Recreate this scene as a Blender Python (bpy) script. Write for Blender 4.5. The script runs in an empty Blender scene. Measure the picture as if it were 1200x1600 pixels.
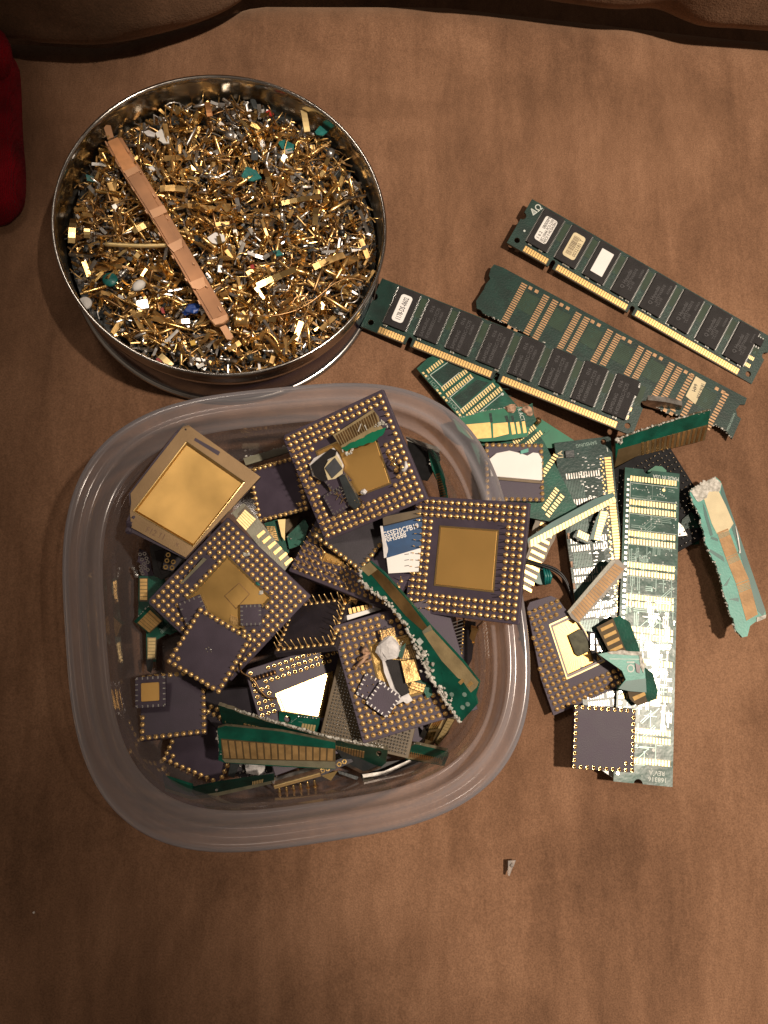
import bpy, math, random
import numpy as np
from mathutils import Matrix, Vector
from mathutils.geometry import tessellate_polygon
random.seed(7)
S = bpy.context.scene
COL = S.collection
# ------------------------------------------------------------------ camera, world, lamps, exposure
F = 1290.0                       # focal length in photo pixels (1200 x 1600)
CAM_H = 0.352
TH, PH = math.radians(11.0), math.radians(-4.5)
cam = bpy.data.cameras.new('camera'); cam_o = bpy.data.objects.new('camera', cam); COL.objects.link(cam_o)
ROT = (Matrix.Rotation(PH, 3, 'Y') @ Matrix.Rotation(TH, 3, 'X'))
cam_o.matrix_world = Matrix.Translation((0, 0, CAM_H)) @ ROT.to_4x4()
cam.sensor_fit = 'VERTICAL'; cam.sensor_height = 36.0; cam.lens = 36.0 * F / 1600.0
cam.clip_start = 0.01; cam.clip_end = 50
S.camera = cam_o
S.render.resolution_x, S.render.resolution_y = 768, 1024

W = bpy.data.worlds.new('World'); S.world = W; W.use_nodes = True
wn = W.node_tree; bg = wn.nodes['Background']
wtc = wn.nodes.new('ShaderNodeTexCoord'); wno = wn.nodes.new('ShaderNodeTexNoise'); wr = wn.nodes.new('ShaderNodeValToRGB')
wno.inputs['Scale'].default_value = 1.7; wno.inputs['Detail'].default_value = 1.0
wr.color_ramp.elements[0].position = 0.35; wr.color_ramp.elements[0].color = (0.30, 0.21, 0.15, 1)
wr.color_ramp.elements[1].position = 0.65; wr.color_ramp.elements[1].color = (1.0, 0.80, 0.62, 1)
wn.links.new(wtc.outputs['Generated'], wno.inputs['Vector']); wn.links.new(wno.outputs['Fac'], wr.inputs['Fac'])
wn.links.new(wr.outputs['Color'], bg.inputs['Color']); bg.inputs['Strength'].default_value = 0.22

def lamp(name, kind, loc, target, power, colr, size=0.1, **kw):
    l = bpy.data.lights.new(name, kind); o = bpy.data.objects.new(name, l); COL.objects.link(o)
    o.location = loc; d = Vector(target) - Vector(loc); o.rotation_euler = d.to_track_quat('-Z', 'Y').to_euler()
    l.energy = power; l.color = colr
    if kind == 'AREA': l.shape = 'DISK'; l.size = size
    else: l.shadow_soft_size = size
    for k, v in kw.items(): setattr(l, k, v)
    return o
lamp('reading_lamp', 'SPOT', (0.74, 0.02, 1.75), (0.50, 0.20, 0.0), 160, (1.0, 0.84, 0.68), 0.045,
     spot_size=math.radians(38.4), spot_blend=0.29)  # offset cone edge dims the lower left, standing in for a cast shadow
lamp('added_fill_lamp', 'AREA', (-0.5, 1.1, 2.2), (0, 0.05, 0), 8, (1.0, 0.85, 0.70), 0.35)  # added unseen fill for reflections in the metal and highlights on the rims
S.view_settings.view_transform = 'Standard'; S.view_settings.look = 'None'
S.view_settings.exposure = 0.0; S.view_settings.gamma = 1.0
S.cycles.max_bounces = 8; S.cycles.transparent_max_bounces = 24
S.cycles.caustics_reflective = False; S.cycles.caustics_refractive = False
S.cycles.sample_clamp_indirect = 3.0
S.cycles.use_denoising = True

# ------------------------------------------------------------------ geometry of the place: rays and planes
CO = Vector((0, 0, CAM_H * 1000))
def ray(px, py): return (ROT @ Vector(((px - 600) / F, (800 - py) / F, -1.0))).normalized()
def at(px, py, z=0.0):
    """point (mm) at height z over the seat"""
    d = ray(px, py); t = (z - CO.z) / d.z; return CO + d * t
class Frame:
    def __init__(s, o, x, y, z): s.o, s.x, s.y, s.z = o, x, y, z
    def loc(s, px, py, w=0.0):
        d = ray(px, py); o = s.o + s.z * w; t = (o - CO).dot(s.z) / d.dot(s.z); p = CO + d * t - s.o
        return (p.dot(s.x), p.dot(s.y))
    def mat(s):
        m = Matrix((s.x, s.y, s.z)).transposed().to_4x4(); m.translation = s.o * 0.001; return m
    def up(s, w): return Frame(s.o + s.z * w, s.x, s.y, s.z)
    def world(s, u, v, w=0): return s.o + s.x * u + s.y * v + s.z * w
def proj(p):
    c = ROT.transposed() @ (Vector(p) - CO); return (600 + F * c.x / -c.z, 800 - F * c.y / -c.z)
def inside(p, poly):
    r = False; j = len(poly)-1
    for i in range(len(poly)):
        a, b = poly[i], poly[j]
        if (a[1] > p[1]) != (b[1] > p[1]) and p[0] < (b[0]-a[0])*(p[1]-a[1])/(b[1]-a[1])+a[0]: r = not r
        j = i
    return r
def P3(a, b, c):
    """plane through three (px, py, z); origin a, x to b, normal facing up"""
    A, B, C = at(*a), at(*b), at(*c); x = (B - A).normalized(); z = x.cross(C - A).normalized()
    if z.dot(ray(a[0], a[1])) > 0: z = -z
    y = z.cross(x).normalized(); return Frame(A, x, y, z)
def FL(px, py, z=0.0, qx=None, qy=None):
    """level plane at height z with x pointing to (qx,qy)"""
    if qx is None: qx, qy = px + 50, py
    A, B = at(px, py, z), at(qx, qy, z); x = (B - A).normalized(); zz = Vector((0, 0, 1)); return Frame(A, x, zz.cross(x), zz)
def fit(c4, w, h, z0, sz=3.0, st=0.16, ss=0.06, verbose=None, n0=(0.0, 0.0)):
    """pose of a w x h mm rectangle seen at four pixel corners TL TR BR BL (clockwise); origin = centre"""
    pts = np.array([[-w/2, h/2, 0], [w/2, h/2, 0], [w/2, -h/2, 0], [-w/2, -h/2, 0]])
    q = [np.array(at(px, py, z0)) for px, py in c4]
    ex = (q[1] + q[2] - q[0] - q[3]); yaw = math.atan2(ex[1], ex[0]); cc = sum(q) / 4
    tgt = np.array(c4, float); Rc = np.array(ROT)
    def rotm(r):
        th = np.linalg.norm(r)
        if th < 1e-9: return np.eye(3)
        k = r / th; K = np.array([[0, -k[2], k[1]], [k[2], 0, -k[0]], [-k[1], k[0], 0]])
        return np.eye(3) + math.sin(th) * K + (1 - math.cos(th)) * K @ K
    cy, sy = math.cos(yaw), math.sin(yaw); R0 = np.array([[cy, -sy, 0], [sy, cy, 0], [0, 0, 1]])
    def res(x):
        R = rotm(np.array([x[3], x[4], 0])) @ R0 @ rotm(np.array([0, 0, x[5]]))
        p = (pts * x[6]) @ R.T + x[:3]; c = (p - np.array(CO)) @ Rc
        u = 600 + F * c[:, 0] / -c[:, 2]; v = 800 - F * c[:, 1] / -c[:, 2]
        return np.concatenate([(u - tgt[:, 0]) / 2, (v - tgt[:, 1]) / 2, [(x[2] - z0) / sz, (x[3] + n0[1]) / st, (x[4] - n0[0]) / st, (x[6] - 1) / ss]])
    x = np.array([cc[0], cc[1], z0, 0, 0, 0.0, 1.0]); lam = 1e-2; r = res(x)
    for i in range(40):
        J = np.array([(res(x + 1e-4 * e) - r) / 1e-4 for e in np.eye(7)]).T
        dx = -np.linalg.solve(J.T @ J + lam * np.diag(np.diag(J.T @ J) + 1e-9), J.T @ r); rn = res(x + dx)
        if (rn**2).sum() < (r**2).sum(): x, r, lam = x + dx, rn, lam * 0.4
        else: lam *= 4
    R = rotm(np.array([x[3], x[4], 0])) @ R0 @ rotm(np.array([0, 0, x[5]]))
    if verbose: print('FIT %-10s err %.1fpx z %.1f tilt %.0f deg k %.2f' % (verbose, 2*np.sqrt((r[:8]**2).mean()), x[2], math.degrees(math.acos(R[2, 2])), x[6]))
    f = Frame(Vector(x[:3]), Vector(R[:, 0]), Vector(R[:, 1]), Vector(R[:, 2])); f.k = float(x[6]); return f

# ------------------------------------------------------------------ materials
def mat(name, base, rough=0.5, metal=0.0, var=0.15, scale=200, bump=0.0, bscale=900, coat=0.0, sheen=0.0, spec=0.5, col2=None, rvar=0.0):
    m = bpy.data.materials.new(name); m.use_nodes = True; n = m.node_tree; b = n.nodes['Principled BSDF']
    b.inputs['Roughness'].default_value = rough; b.inputs['Metallic'].default_value = metal
    b.inputs['Coat Weight'].default_value = coat; b.inputs['Coat Roughness'].default_value = 0.12
    b.inputs['Sheen Weight'].default_value = sheen; b.inputs['Specular IOR Level'].default_value = spec
    tc = n.nodes.new('ShaderNodeTexCoord'); no = n.nodes.new('ShaderNodeTexNoise')
    no.inputs['Scale'].default_value = scale; no.inputs['Detail'].default_value = 4
    n.links.new(tc.outputs['Object'], no.inputs['Vector'])
    r = n.nodes.new('ShaderNodeValToRGB'); c2 = col2 or tuple(c * (1 - var * 1.6) for c in base); c1 = tuple(min(1, c * (1 + var)) for c in base)
    r.color_ramp.elements[0].position = 0.33; r.color_ramp.elements[0].color = (*c2, 1)
    r.color_ramp.elements[1].position = 0.67; r.color_ramp.elements[1].color = (*c1, 1)
    n.links.new(no.outputs['Fac'], r.inputs['Fac']); n.links.new(r.outputs['Color'], b.inputs['Base Color'])
    if rvar:
        mr = n.nodes.new('ShaderNodeMapRange'); mr.inputs['To Min'].default_value = max(0.03, rough - rvar); mr.inputs['To Max'].default_value = rough + rvar
        mr.inputs['From Min'].default_value = 0.3; mr.inputs['From Max'].default_value = 0.7
        n.links.new(no.outputs['Fac'], mr.inputs['Value']); n.links.new(mr.outputs['Result'], b.inputs['Roughness'])
    if bump:
        nb = n.nodes.new('ShaderNodeTexNoise'); nb.inputs['Scale'].default_value = bscale; nb.inputs['Detail'].default_value = 3
        bp = n.nodes.new('ShaderNodeBump'); bp.inputs['Strength'].default_value = bump; bp.inputs['Distance'].default_value = 0.0004
        n.links.new(tc.outputs['Object'], nb.inputs['Vector']); n.links.new(nb.outputs['Fac'], bp.inputs['Height']); n.links.new(bp.outputs['Normal'], b.inputs['Normal'])
    return m
M = {}
M['ceramic'] = mat('purple_ceramic', (0.070, 0.054, 0.078), 0.5, 0, 0.10, 120, 0.15, 2500, rvar=0.05, spec=0.3)
M['ceramic_dark'] = mat('dark_ceramic', (0.030, 0.025, 0.034), 0.5, 0, 0.15, 150, 0.2, 2500)
M['gold'] = mat('gold_plating', (0.86, 0.58, 0.22), 0.26, 1, 0.08, 300, 0.12, 1800, rvar=0.08)
M['gold_pin'] = mat('gold_pin_metal', (0.90, 0.62, 0.27), 0.36, .72, 0.08, 500)
M['gold_lid'] = mat('brushed_gold_lid', (0.95, 0.58, 0.19), 0.38, .86, 0.04, 40, 0.03, 1500, rvar=0.015)
M['gold_old'] = mat('tarnished_gold', (0.62, 0.40, 0.17), 0.38, 1, 0.25, 90, 0.3, 900, rvar=0.1)
M['gold_brown'] = mat('worn_brown_gold', (0.30, 0.175, 0.075), 0.55, 0.35, 0.15, 150, 0.2, 900)
M['contact_dull'] = mat('dull_contact_gold', (0.46, 0.29, 0.12), 0.5, 0.4, 0.15, 300)
M['gold_dull'] = mat('matte_gold_frame', (0.29, 0.195, 0.105), 0.5, 0.8, 0.08, 80, 0.15, 2000)
M['gold_bright'] = mat('polished_gold', (0.95, 0.68, 0.30), 0.17, 1, 0.05, 200)
M['contact'] = mat('contact_gold', (0.86, 0.56, 0.22), 0.36, 0.75, 0.08, 500)
M['contact_pale'] = mat('pale_contact_gold', (0.84, 0.64, 0.31), 0.42, 0.6, 0.06, 400)
M['copper_pad'] = mat('bare_copper_pad', (0.44, 0.26, 0.13), 0.5, 0.35, 0.15, 500)
M['pcb'] = mat('dark_green_soldermask', (0.004, 0.029, 0.022), 0.45, 0, 0.25, 130, 0.2, 1200, spec=0.35)
M['pcb_trace'] = mat('green_trace', (0.012, 0.060, 0.042), 0.4, 0, 0.15, 200)
M['pcb_olive'] = mat('olive_soldermask', (0.022, 0.046, 0.024), 0.5, 0, 0.15, 160, spec=.3)
M['pcb_bright'] = mat('bright_green_soldermask', (0.002, 0.150, 0.075), 0.42, 0, 0.15, 120)
M['pcb_mid'] = mat('mid_green_soldermask', (0.003, 0.080, 0.052), 0.42, 0, 0.25, 140, 0.2, 1000, spec=.35)
M['pcb_teal'] = mat('teal_soldermask', (0.055, 0.300, 0.240), 0.42, 0, 0.12, 130, 0.1, 1000, coat=0.1)
M['pcb_teal_dark'] = mat('dark_teal_soldermask', (0.020, 0.110, 0.095), 0.40, 0, 0.12, 130)
M['pcb_silver'] = mat('glossy_grey_green_soldermask', (0.036, 0.098, 0.078), 0.27, 0.0, 0.25, 90, 0.45, 130, spec=.20)
M['pcb_slate'] = mat('slate_green_soldermask', (0.018, 0.048, 0.042), 0.33, 0.0, 0.2, 100, 0.2, 700, spec=.35)
M['pcb_slate_trace'] = mat('slate_trace', (0.10, 0.16, 0.14), 0.3, 0.3, 0.2, 100)
M['fibre'] = mat('tan_glass_fibre', (0.30, 0.23, 0.12), 0.45, 0, 0.15, 160, 0.3, 1500)
M['fibre_grey'] = mat('grey_glass_fibre', (0.20, 0.19, 0.13), 0.40, 0, 0.15, 160, 0.2, 1500)
M['fibre_dark'] = mat('brown_glass_fibre', (0.11, 0.075, 0.035), 0.42, 0, 0.15, 160)
M['edge'] = mat('board_edge', (0.13, 0.11, 0.07), 0.6, 0, 0.25, 400, 0.4, 1500)
M['torn'] = mat('torn_white_fibre', (0.62, 0.60, 0.55), 0.75, 0, 0.2, 600, 0.6, 2500, col2=(0.32, 0.31, 0.27))
M['ic'] = mat('black_epoxy', (0.020, 0.018, 0.019), 0.62, 0, 0.15, 250, 0.35, 3000, spec=0.25)
M['ic_print'] = mat('faint_grey_print', (0.050, 0.048, 0.052), 0.6)
M['silver'] = mat('solder_silver', (0.80, 0.80, 0.78), 0.25, 1, 0.08, 400)
M['silver_dull'] = mat('dull_tin_metal', (0.46, 0.44, 0.41), 0.38, 1, 0.25, 300)
M['steel'] = mat('brushed_steel', (0.46, 0.44, 0.42), 0.20, 1, 0.08, 40, 0.15, 300, rvar=0.05)
M['steel_in'] = mat('stained_tin_inside', (0.60, 0.53, 0.43), 0.24, 1, 0.25, 28, 0.4, 120, rvar=0.08)
M['tin_blue'] = mat('dark_blue_painted_tin', (0.012, 0.014, 0.040), 0.25, 0.2, 0.2, 60, coat=0.5)
M['white'] = mat('white_paper', (0.80, 0.78, 0.75), 0.6, 0, 0.03, 300)
M['white_gloss'] = mat('glossy_white', (0.88, 0.86, 0.84), 0.25, 0, 0.02, 100, coat=0.3)
M['cream'] = mat('cream_paper', (0.68, 0.58, 0.36), 0.6, 0, 0.06, 200)
M['print'] = mat('black_print', (0.03, 0.028, 0.028), 0.6)
M['print_brown'] = mat('brown_print', (0.17, 0.12, 0.07), 0.6)
M['print_faint'] = mat('faint_pencil_print', (0.24, 0.15, 0.09), 0.6, 0.5)
M['silk'] = mat('white_silkscreen', (0.55, 0.60, 0.56), 0.5)
M['silk_dim'] = mat('dim_silkscreen', (0.20, 0.30, 0.26), 0.5)
M['blue'] = mat('blue_label', (0.010, 0.060, 0.165), 0.35, 0, 0.15, 150, coat=0.3)
M['lump'] = mat('white_ceramic_lump', (0.70, 0.68, 0.68), 0.7, 0, 0.12, 300, 0.8, 700)
M['die'] = mat('silicon_die', (0.13, 0.14, 0.16), 0.22, 0.5, 0.08, 500)
M['die_dark'] = mat('dark_silicon_die', (0.085, 0.085, 0.055), 0.18, 0.4, 0.25, 400)
M['seal'] = mat('pale_purple_seal', (0.30, 0.25, 0.26), 0.5, 0, 0.1, 200)
M['black'] = mat('black_plastic', (0.014, 0.014, 0.015), 0.4, 0, 0.2, 300)
M['black_ceramic'] = mat('matte_black_ceramic', (0.010, 0.010, 0.012), 0.6, 0, 0.2, 300, spec=0.12)
M['slate'] = mat('slate_plastic', (0.035, 0.042, 0.045), 0.42, 0, 0.15, 200, 0.3, 900)
M['copper'] = mat('copper_strip', (0.60, 0.29, 0.13), 0.42, 0.8, 0.2, 60, 0.3, 400, rvar=0.08)
M['tape'] = mat('yellowed_tape', (0.40, 0.19, 0.085), 0.36, 0.3, 0.2, 60, coat=0.2)
M['tape_pale'] = mat('pale_tape', (0.56, 0.30, 0.155), 0.3, 0.25, 0.1, 60, coat=0.4)
M['red'] = mat('red_plastic', (0.35, 0.02, 0.015), 0.4)
M['yellow'] = mat('yellow_plastic', (0.65, 0.40, 0.05), 0.4)
M['blue_plastic'] = mat('blue_plastic', (0.012, 0.055, 0.27), 0.4, 0, 0.2, 300, 0.5, 900)
M['teal_plastic'] = mat('teal_chip', (0.010, 0.140, 0.130), 0.35, 0, 0.2, 300, 0.4, 900)
M['nickel'] = mat('nickel_grey', (0.58, 0.56, 0.54), 0.32, .9, 0.3, 200)
M['bronze'] = mat('dark_bronze', (0.40, 0.24, 0.11), 0.36, .95, 0.3, 200)
M['gold_plate'] = mat('smooth_satin_gold', (0.70, 0.44, 0.15), 0.34, .92, 0.16, 40, 0.04, 400, rvar=0.03)
M['brass'] = mat('brass_gold', (0.80, 0.52, 0.21), 0.31, .92, 0.15, 200, rvar=0.06)
M['char'] = mat('charred_residue', (0.42, 0.26, 0.17), 0.6, 0, 0.4, 500, 0.6, 900)

def suede(name, c_dark, c_mid, c_lite, sc=1.0):
    m = bpy.data.materials.new(name); m.use_nodes = True; n = m.node_tree; b = n.nodes['Principled BSDF']; L = n.links.new
    tc = n.nodes.new('ShaderNodeTexCoord')
    def noi(scale, det, rough=.55, dist=0.0, mp=None):
        x = n.nodes.new('ShaderNodeTexNoise'); x.inputs['Scale'].default_value = scale; x.inputs['Detail'].default_value = det
        x.inputs['Roughness'].default_value = rough; x.inputs['Distortion'].default_value = dist
        if mp:
            q = n.nodes.new('ShaderNodeMapping'); q.inputs['Scale'].default_value = mp; q.inputs['Rotation'].default_value = (0, 0, .12); L(tc.outputs['Object'], q.inputs['Vector']); L(q.outputs['Vector'], x.inputs['Vector'])
        else: L(tc.outputs['Object'], x.inputs['Vector'])
        return x.outputs['Fac']
    def mth(op, a, b_):
        x = n.nodes.new('ShaderNodeMath'); x.operation = op
        for k, v in ((0, a), (1, b_)):
            if isinstance(v, (int, float)): x.inputs[k].default_value = v
            else: L(v, x.inputs[k])
        return x.outputs[0]
    big = noi(9*sc, 5, .6, .8); strk = noi(42*sc, 5, .6, .3, (1.9, .38, 1)); fine = noi(1500*sc, 2); mid = noi(330*sc, 3, .6, 0, (1.5, .7, 1))
    a = mth('ADD', mth('MULTIPLY', big, .55), mth('ADD', mth('MULTIPLY', strk, .33), mth('MULTIPLY', mid, .12)))
    r = n.nodes.new('ShaderNodeValToRGB'); e = r.color_ramp.elements
    e[0].position = 0.39; e[0].color = (*c_dark, 1); e[1].position = 0.61; e[1].color = (*c_lite, 1); k = e.new(0.5); k.color = (*c_mid, 1)
    L(a, r.inputs['Fac'])
    fr = n.nodes.new('ShaderNodeMapRange'); fr.inputs['From Min'].default_value = 0.3; fr.inputs['From Max'].default_value = 0.7
    fr.inputs['To Min'].default_value = 0.78; fr.inputs['To Max'].default_value = 1.22; L(fine, fr.inputs['Value'])
    mx = n.nodes.new('ShaderNodeVectorMath'); mx.operation = 'SCALE'; L(r.outputs['Color'], mx.inputs[0]); L(fr.outputs['Result'], mx.inputs['Scale'])
    L(mx.outputs['Vector'], b.inputs['Base Color'])
    b.inputs['Roughness'].default_value = 0.9; b.inputs['Specular IOR Level'].default_value = 0.15
    b.inputs['Sheen Weight'].default_value = 0.25; b.inputs['Sheen Roughness'].default_value = 0.5; b.inputs['Sheen Tint'].default_value = (1.0, 0.72, 0.5, 1)
    bp = n.nodes.new('ShaderNodeBump'); bp.inputs['Strength'].default_value = 0.55; bp.inputs['Distance'].default_value = 0.0005
    L(mth('ADD', fine, mth('MULTIPLY', mid, 1.2)), bp.inputs['Height']); L(bp.outputs['Normal'], b.inputs['Normal'])
    return m
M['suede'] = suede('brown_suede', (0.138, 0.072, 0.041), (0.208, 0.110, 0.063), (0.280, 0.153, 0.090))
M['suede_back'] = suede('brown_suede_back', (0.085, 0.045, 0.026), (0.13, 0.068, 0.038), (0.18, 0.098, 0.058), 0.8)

def knit():
    m = mat('red_knit', (0.30, 0.004, 0.012), 1.0, 0, 0.25, 60, sheen=0.05, spec=0.02); n = m.node_tree; L = n.links.new
    b = n.nodes['Principled BSDF']; tc = n.nodes.new('ShaderNodeTexCoord'); w = n.nodes.new('ShaderNodeTexWave'); w.inputs['Scale'].default_value = 420; w.inputs['Distortion'].default_value = 5.0
    w.inputs['Detail Scale'].default_value = 3
    bp = n.nodes.new('ShaderNodeBump'); bp.inputs['Strength'].default_value = 0.8; bp.inputs['Distance'].default_value = 0.0008
    L(tc.outputs['Object'], w.inputs['Vector']); L(w.outputs['Fac'], bp.inputs['Height']); L(bp.outputs['Normal'], b.inputs['Normal']); return m
M['knit'] = knit()

def clear_plastic(nm, lo, hi, ro):
    m = bpy.data.materials.new(nm); m.use_nodes = True; n = m.node_tree; n.nodes.remove(n.nodes['Principled BSDF']); L = n.links.new
    out = n.nodes['Material Output']; tr = n.nodes.new('ShaderNodeBsdfTransparent'); tr.inputs['Color'].default_value = (0.93, 0.91, 0.905, 1)
    gl = n.nodes.new('ShaderNodeBsdfGlossy'); gl.inputs['Roughness'].default_value = ro; gl.inputs['Color'].default_value = (0.95, 0.93, 0.95, 1)
    df = n.nodes.new('ShaderNodeBsdfDiffuse'); df.inputs['Color'].default_value = (0.64, 0.635, 0.70, 1)
    tl = n.nodes.new('ShaderNodeBsdfTranslucent'); tl.inputs['Color'].default_value = (0.64, 0.635, 0.70, 1)
    fr = n.nodes.new('ShaderNodeFresnel'); fr.inputs['IOR'].default_value = 1.49
    lw = n.nodes.new('ShaderNodeLayerWeight'); lw.inputs['Blend'].default_value = 0.35
    tc = n.nodes.new('ShaderNodeTexCoord'); no = n.nodes.new('ShaderNodeTexNoise'); no.inputs['Scale'].default_value = 60; no.inputs['Detail'].default_value = 5
    L(tc.outputs['Object'], no.inputs['Vector'])
    bp = n.nodes.new('ShaderNodeBump'); bp.inputs['Strength'].default_value = 0.10; bp.inputs['Distance'].default_value = 0.0006
    L(no.outputs['Fac'], bp.inputs['Height']); L(bp.outputs['Normal'], gl.inputs['Normal'])
    mm = n.nodes.new('ShaderNodeMapRange'); mm.inputs['To Min'].default_value = lo; mm.inputs['To Max'].default_value = hi
    L(lw.outputs['Facing'], mm.inputs['Value'])
    ds = n.nodes.new('ShaderNodeMixShader'); ds.inputs['Fac'].default_value = 0.5; L(df.outputs[0], ds.inputs[1]); L(tl.outputs[0], ds.inputs[2])
    m1 = n.nodes.new('ShaderNodeMixShader'); L(mm.outputs['Result'], m1.inputs['Fac']); L(tr.outputs[0], m1.inputs[1]); L(ds.outputs[0], m1.inputs[2])
    m2 = n.nodes.new('ShaderNodeMixShader'); L(fr.outputs['Fac'], m2.inputs['Fac']); L(m1.outputs[0], m2.inputs[1]); L(gl.outputs[0], m2.inputs[2])
    L(m2.outputs[0], out.inputs['Surface']); return m
M['plastic'] = clear_plastic('clear_plastic_base', .10, .45, .12)
M['plastic_rim'] = clear_plastic('cloudy_plastic_rim', .34, .85, .16)
M['plastic_wall'] = clear_plastic('clear_plastic_wall', .13, .50, .08)
def sheet_clear():
    m = bpy.data.materials.new('clear_shard'); m.use_nodes = True; b = m.node_tree.nodes['Principled BSDF']
    b.inputs['Transmission Weight'].default_value = 0.7; b.inputs['Roughness'].default_value = 0.08; b.inputs['Base Color'].default_value = (0.95, 0.9, 0.85, 1); return m
M['shard'] = sheet_clear()

# ------------------------------------------------------------------ mesh building (all in mm, linked in m)
class MB:
    def __init__(s): s.v, s.f, s.m, s.sm = [], [], [], []
    def add(s, vs, fs, mi=0, smooth=False):
        o = len(s.v); s.v += [tuple(v) for v in vs]; s.f += [tuple(i + o for i in f) for f in fs]; s.m += [mi] * len(fs); s.sm += [smooth] * len(fs); return s
    def box(s, x0, y0, z0, x1, y1, z1, mi=0, T=None):
        vs = [(x, y, z) for z in (z0, z1) for y in (y0, y1) for x in (x0, x1)]
        if T is not None: vs = [T @ Vector(v) for v in vs]
        return s.add(vs, [(0, 2, 3, 1), (4, 5, 7, 6), (0, 1, 5, 4), (2, 6, 7, 3), (0, 4, 6, 2), (1, 3, 7, 5)], mi)
    def prism(s, outer, z0, z1, holes=(), mi=0, mside=None, bev=0.0, zf=None):
        loops = [list(outer)] + [list(h) for h in holes]
        tris = tessellate_polygon([[Vector((p[0], p[1], 0)) for p in l] for l in loops])
        flat = [p for l in loops for p in l]; n = len(flat); o = len(s.v)
        g = zf or (lambda x, y: 0.0)
        s.v += [(p[0], p[1], z0 + g(p[0], p[1])) for p in flat] + [(p[0], p[1], z1 + g(p[0], p[1])) for p in flat]
        for t in tris:
            a, b, c = (flat[i] for i in t)
            if (b[0]-a[0])*(c[1]-a[1]) - (b[1]-a[1])*(c[0]-a[0]) < 0: t = (t[0], t[2], t[1])
            s.f.append(tuple(i + n + o for i in t)); s.f.append((t[0]+o, t[2]+o, t[1]+o)); s.m += [mi, mi]; s.sm += [False, False]
        k = 0
        for li, l in enumerate(loops):
            ar = sum(l[i][0]*l[(i+1) % len(l)][1] - l[(i+1) % len(l)][0]*l[i][1] for i in range(len(l)))
            for i in range(len(l)):
                a, b = k + i, k + (i + 1) % len(l)
                if (ar < 0) == (li == 0): a, b = b, a
                s.f.append((a+o, b+o, b+n+o, a+n+o)); s.m.append(mi if mside is None else mside); s.sm.append(False)
            k += len(l)
        return s
    def slab(s, outer, z0, z1, b=0.3, mi=0):
        """convex slab with a chamfered top edge"""
        cx = sum(p[0] for p in outer)/len(outer); cy = sum(p[1] for p in outer)/len(outer)
        def ins(p):
            d = math.hypot(p[0]-cx, p[1]-cy); k = max(0.0, 1 - b*1.3/d); return (cx+(p[0]-cx)*k, cy+(p[1]-cy)*k)
        ar = sum(outer[i][0]*outer[(i+1) % len(outer)][1] - outer[(i+1) % len(outer)][0]*outer[i][1] for i in range(len(outer)))
        if ar < 0: outer = outer[::-1]
        n = len(outer); i2 = [ins(p) for p in outer]
        vs = [(p[0], p[1], z0) for p in outer] + [(p[0], p[1], z1-b) for p in outer] + [(p[0], p[1], z1) for p in i2]
        fs = [tuple(range(n-1, -1, -1)), tuple(range(2*n, 3*n))]
        for k in (0, n): fs += [(k+i, k+(i+1) % n, k+n+(i+1) % n, k+n+i) for i in range(n)]
        return s.add(vs, fs, mi)
    def lathe(s, prof, seg=10, mi=0, c=(0, 0), smooth=True, T=None):
        vs, fs = [], []
        for r, z in prof:
            for k in range(seg):
                a = 2*math.pi*k/seg; vs.append((c[0]+r*math.cos(a), c[1]+r*math.sin(a), z))
        for j in range(len(prof)-1):
            for k in range(seg): fs.append((j*seg+k, j*seg+(k+1) % seg, (j+1)*seg+(k+1) % seg, (j+1)*seg+k))
        if prof[0][0] > 1e-6: fs.append(tuple(range(seg-1, -1, -1)))
        if prof[-1][0] > 1e-6: fs.append(tuple((len(prof)-1)*seg + k for k in range(seg)))
        if T is not None: vs = [T @ Vector(v) for v in vs]
        return s.add(vs, fs, mi, smooth)
    def tube(s, pts, r, seg=6, mi=0, cap=True, flat=None):
        pts = [Vector(p) for p in pts]; vs, fs = [], []; up = Vector((0, 0, 1))
        for i, p in enumerate(pts):
            d = (pts[min(i+1, len(pts)-1)] - pts[max(i-1, 0)]).normalized(); a = d.cross(up)
            if a.length < 1e-3: a = d.cross(Vector((1, 0, 0)))
            a.normalize(); b = a.cross(d); rr = r[i] if isinstance(r, (list, tuple)) else r
            fa, fb = flat if flat else (1, 1)
            for k in range(seg):
                t = 2*math.pi*(k+0.5)/seg; vs.append(p + a*math.cos(t)*rr*fa + b*math.sin(t)*rr*fb)
        for i in range(len(pts)-1):
            for k in range(seg): fs.append((i*seg+k, (i+1)*seg+k, (i+1)*seg+(k+1) % seg, i*seg+(k+1) % seg))
        if cap: fs.append(tuple(range(seg))); fs.append(tuple((len(pts)-1)*seg+k for k in range(seg-1, -1, -1)))
        return s.add(vs, fs, mi, seg > 4)
    def blob(s, c, r, seed=0, mi=0, sq=(1, 1, 1), n=5, amp=0.3, smooth=False):
        rnd = random.Random(seed); vs = [(c[0], c[1], c[2]+r*sq[2])]; fs = []
        m = 8
        for i in range(1, n):
            ph = math.pi*i/n
            for k in range(m):
                q = r*(1 + rnd.uniform(-amp, amp)); th = 2*math.pi*(k + 0.5*(i % 2))/m
                vs.append((c[0]+q*sq[0]*math.sin(ph)*math.cos(th), c[1]+q*sq[1]*math.sin(ph)*math.sin(th), c[2]+q*sq[2]*math.cos(ph)))
        vs.append((c[0], c[1], c[2]-r*sq[2])); L = len(vs)-1
        for k in range(m): fs.append((0, 1+k, 1+(k+1) % m)); fs.append((L, L-m+(k+1) % m, L-m+k))
        for i in range(n-2):
            for k in range(m): a = 1+i*m; fs.append((a+k, a+m+k, a+m+(k+1) % m, a+(k+1) % m))
        return s.add(vs, fs, mi, smooth)
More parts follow.
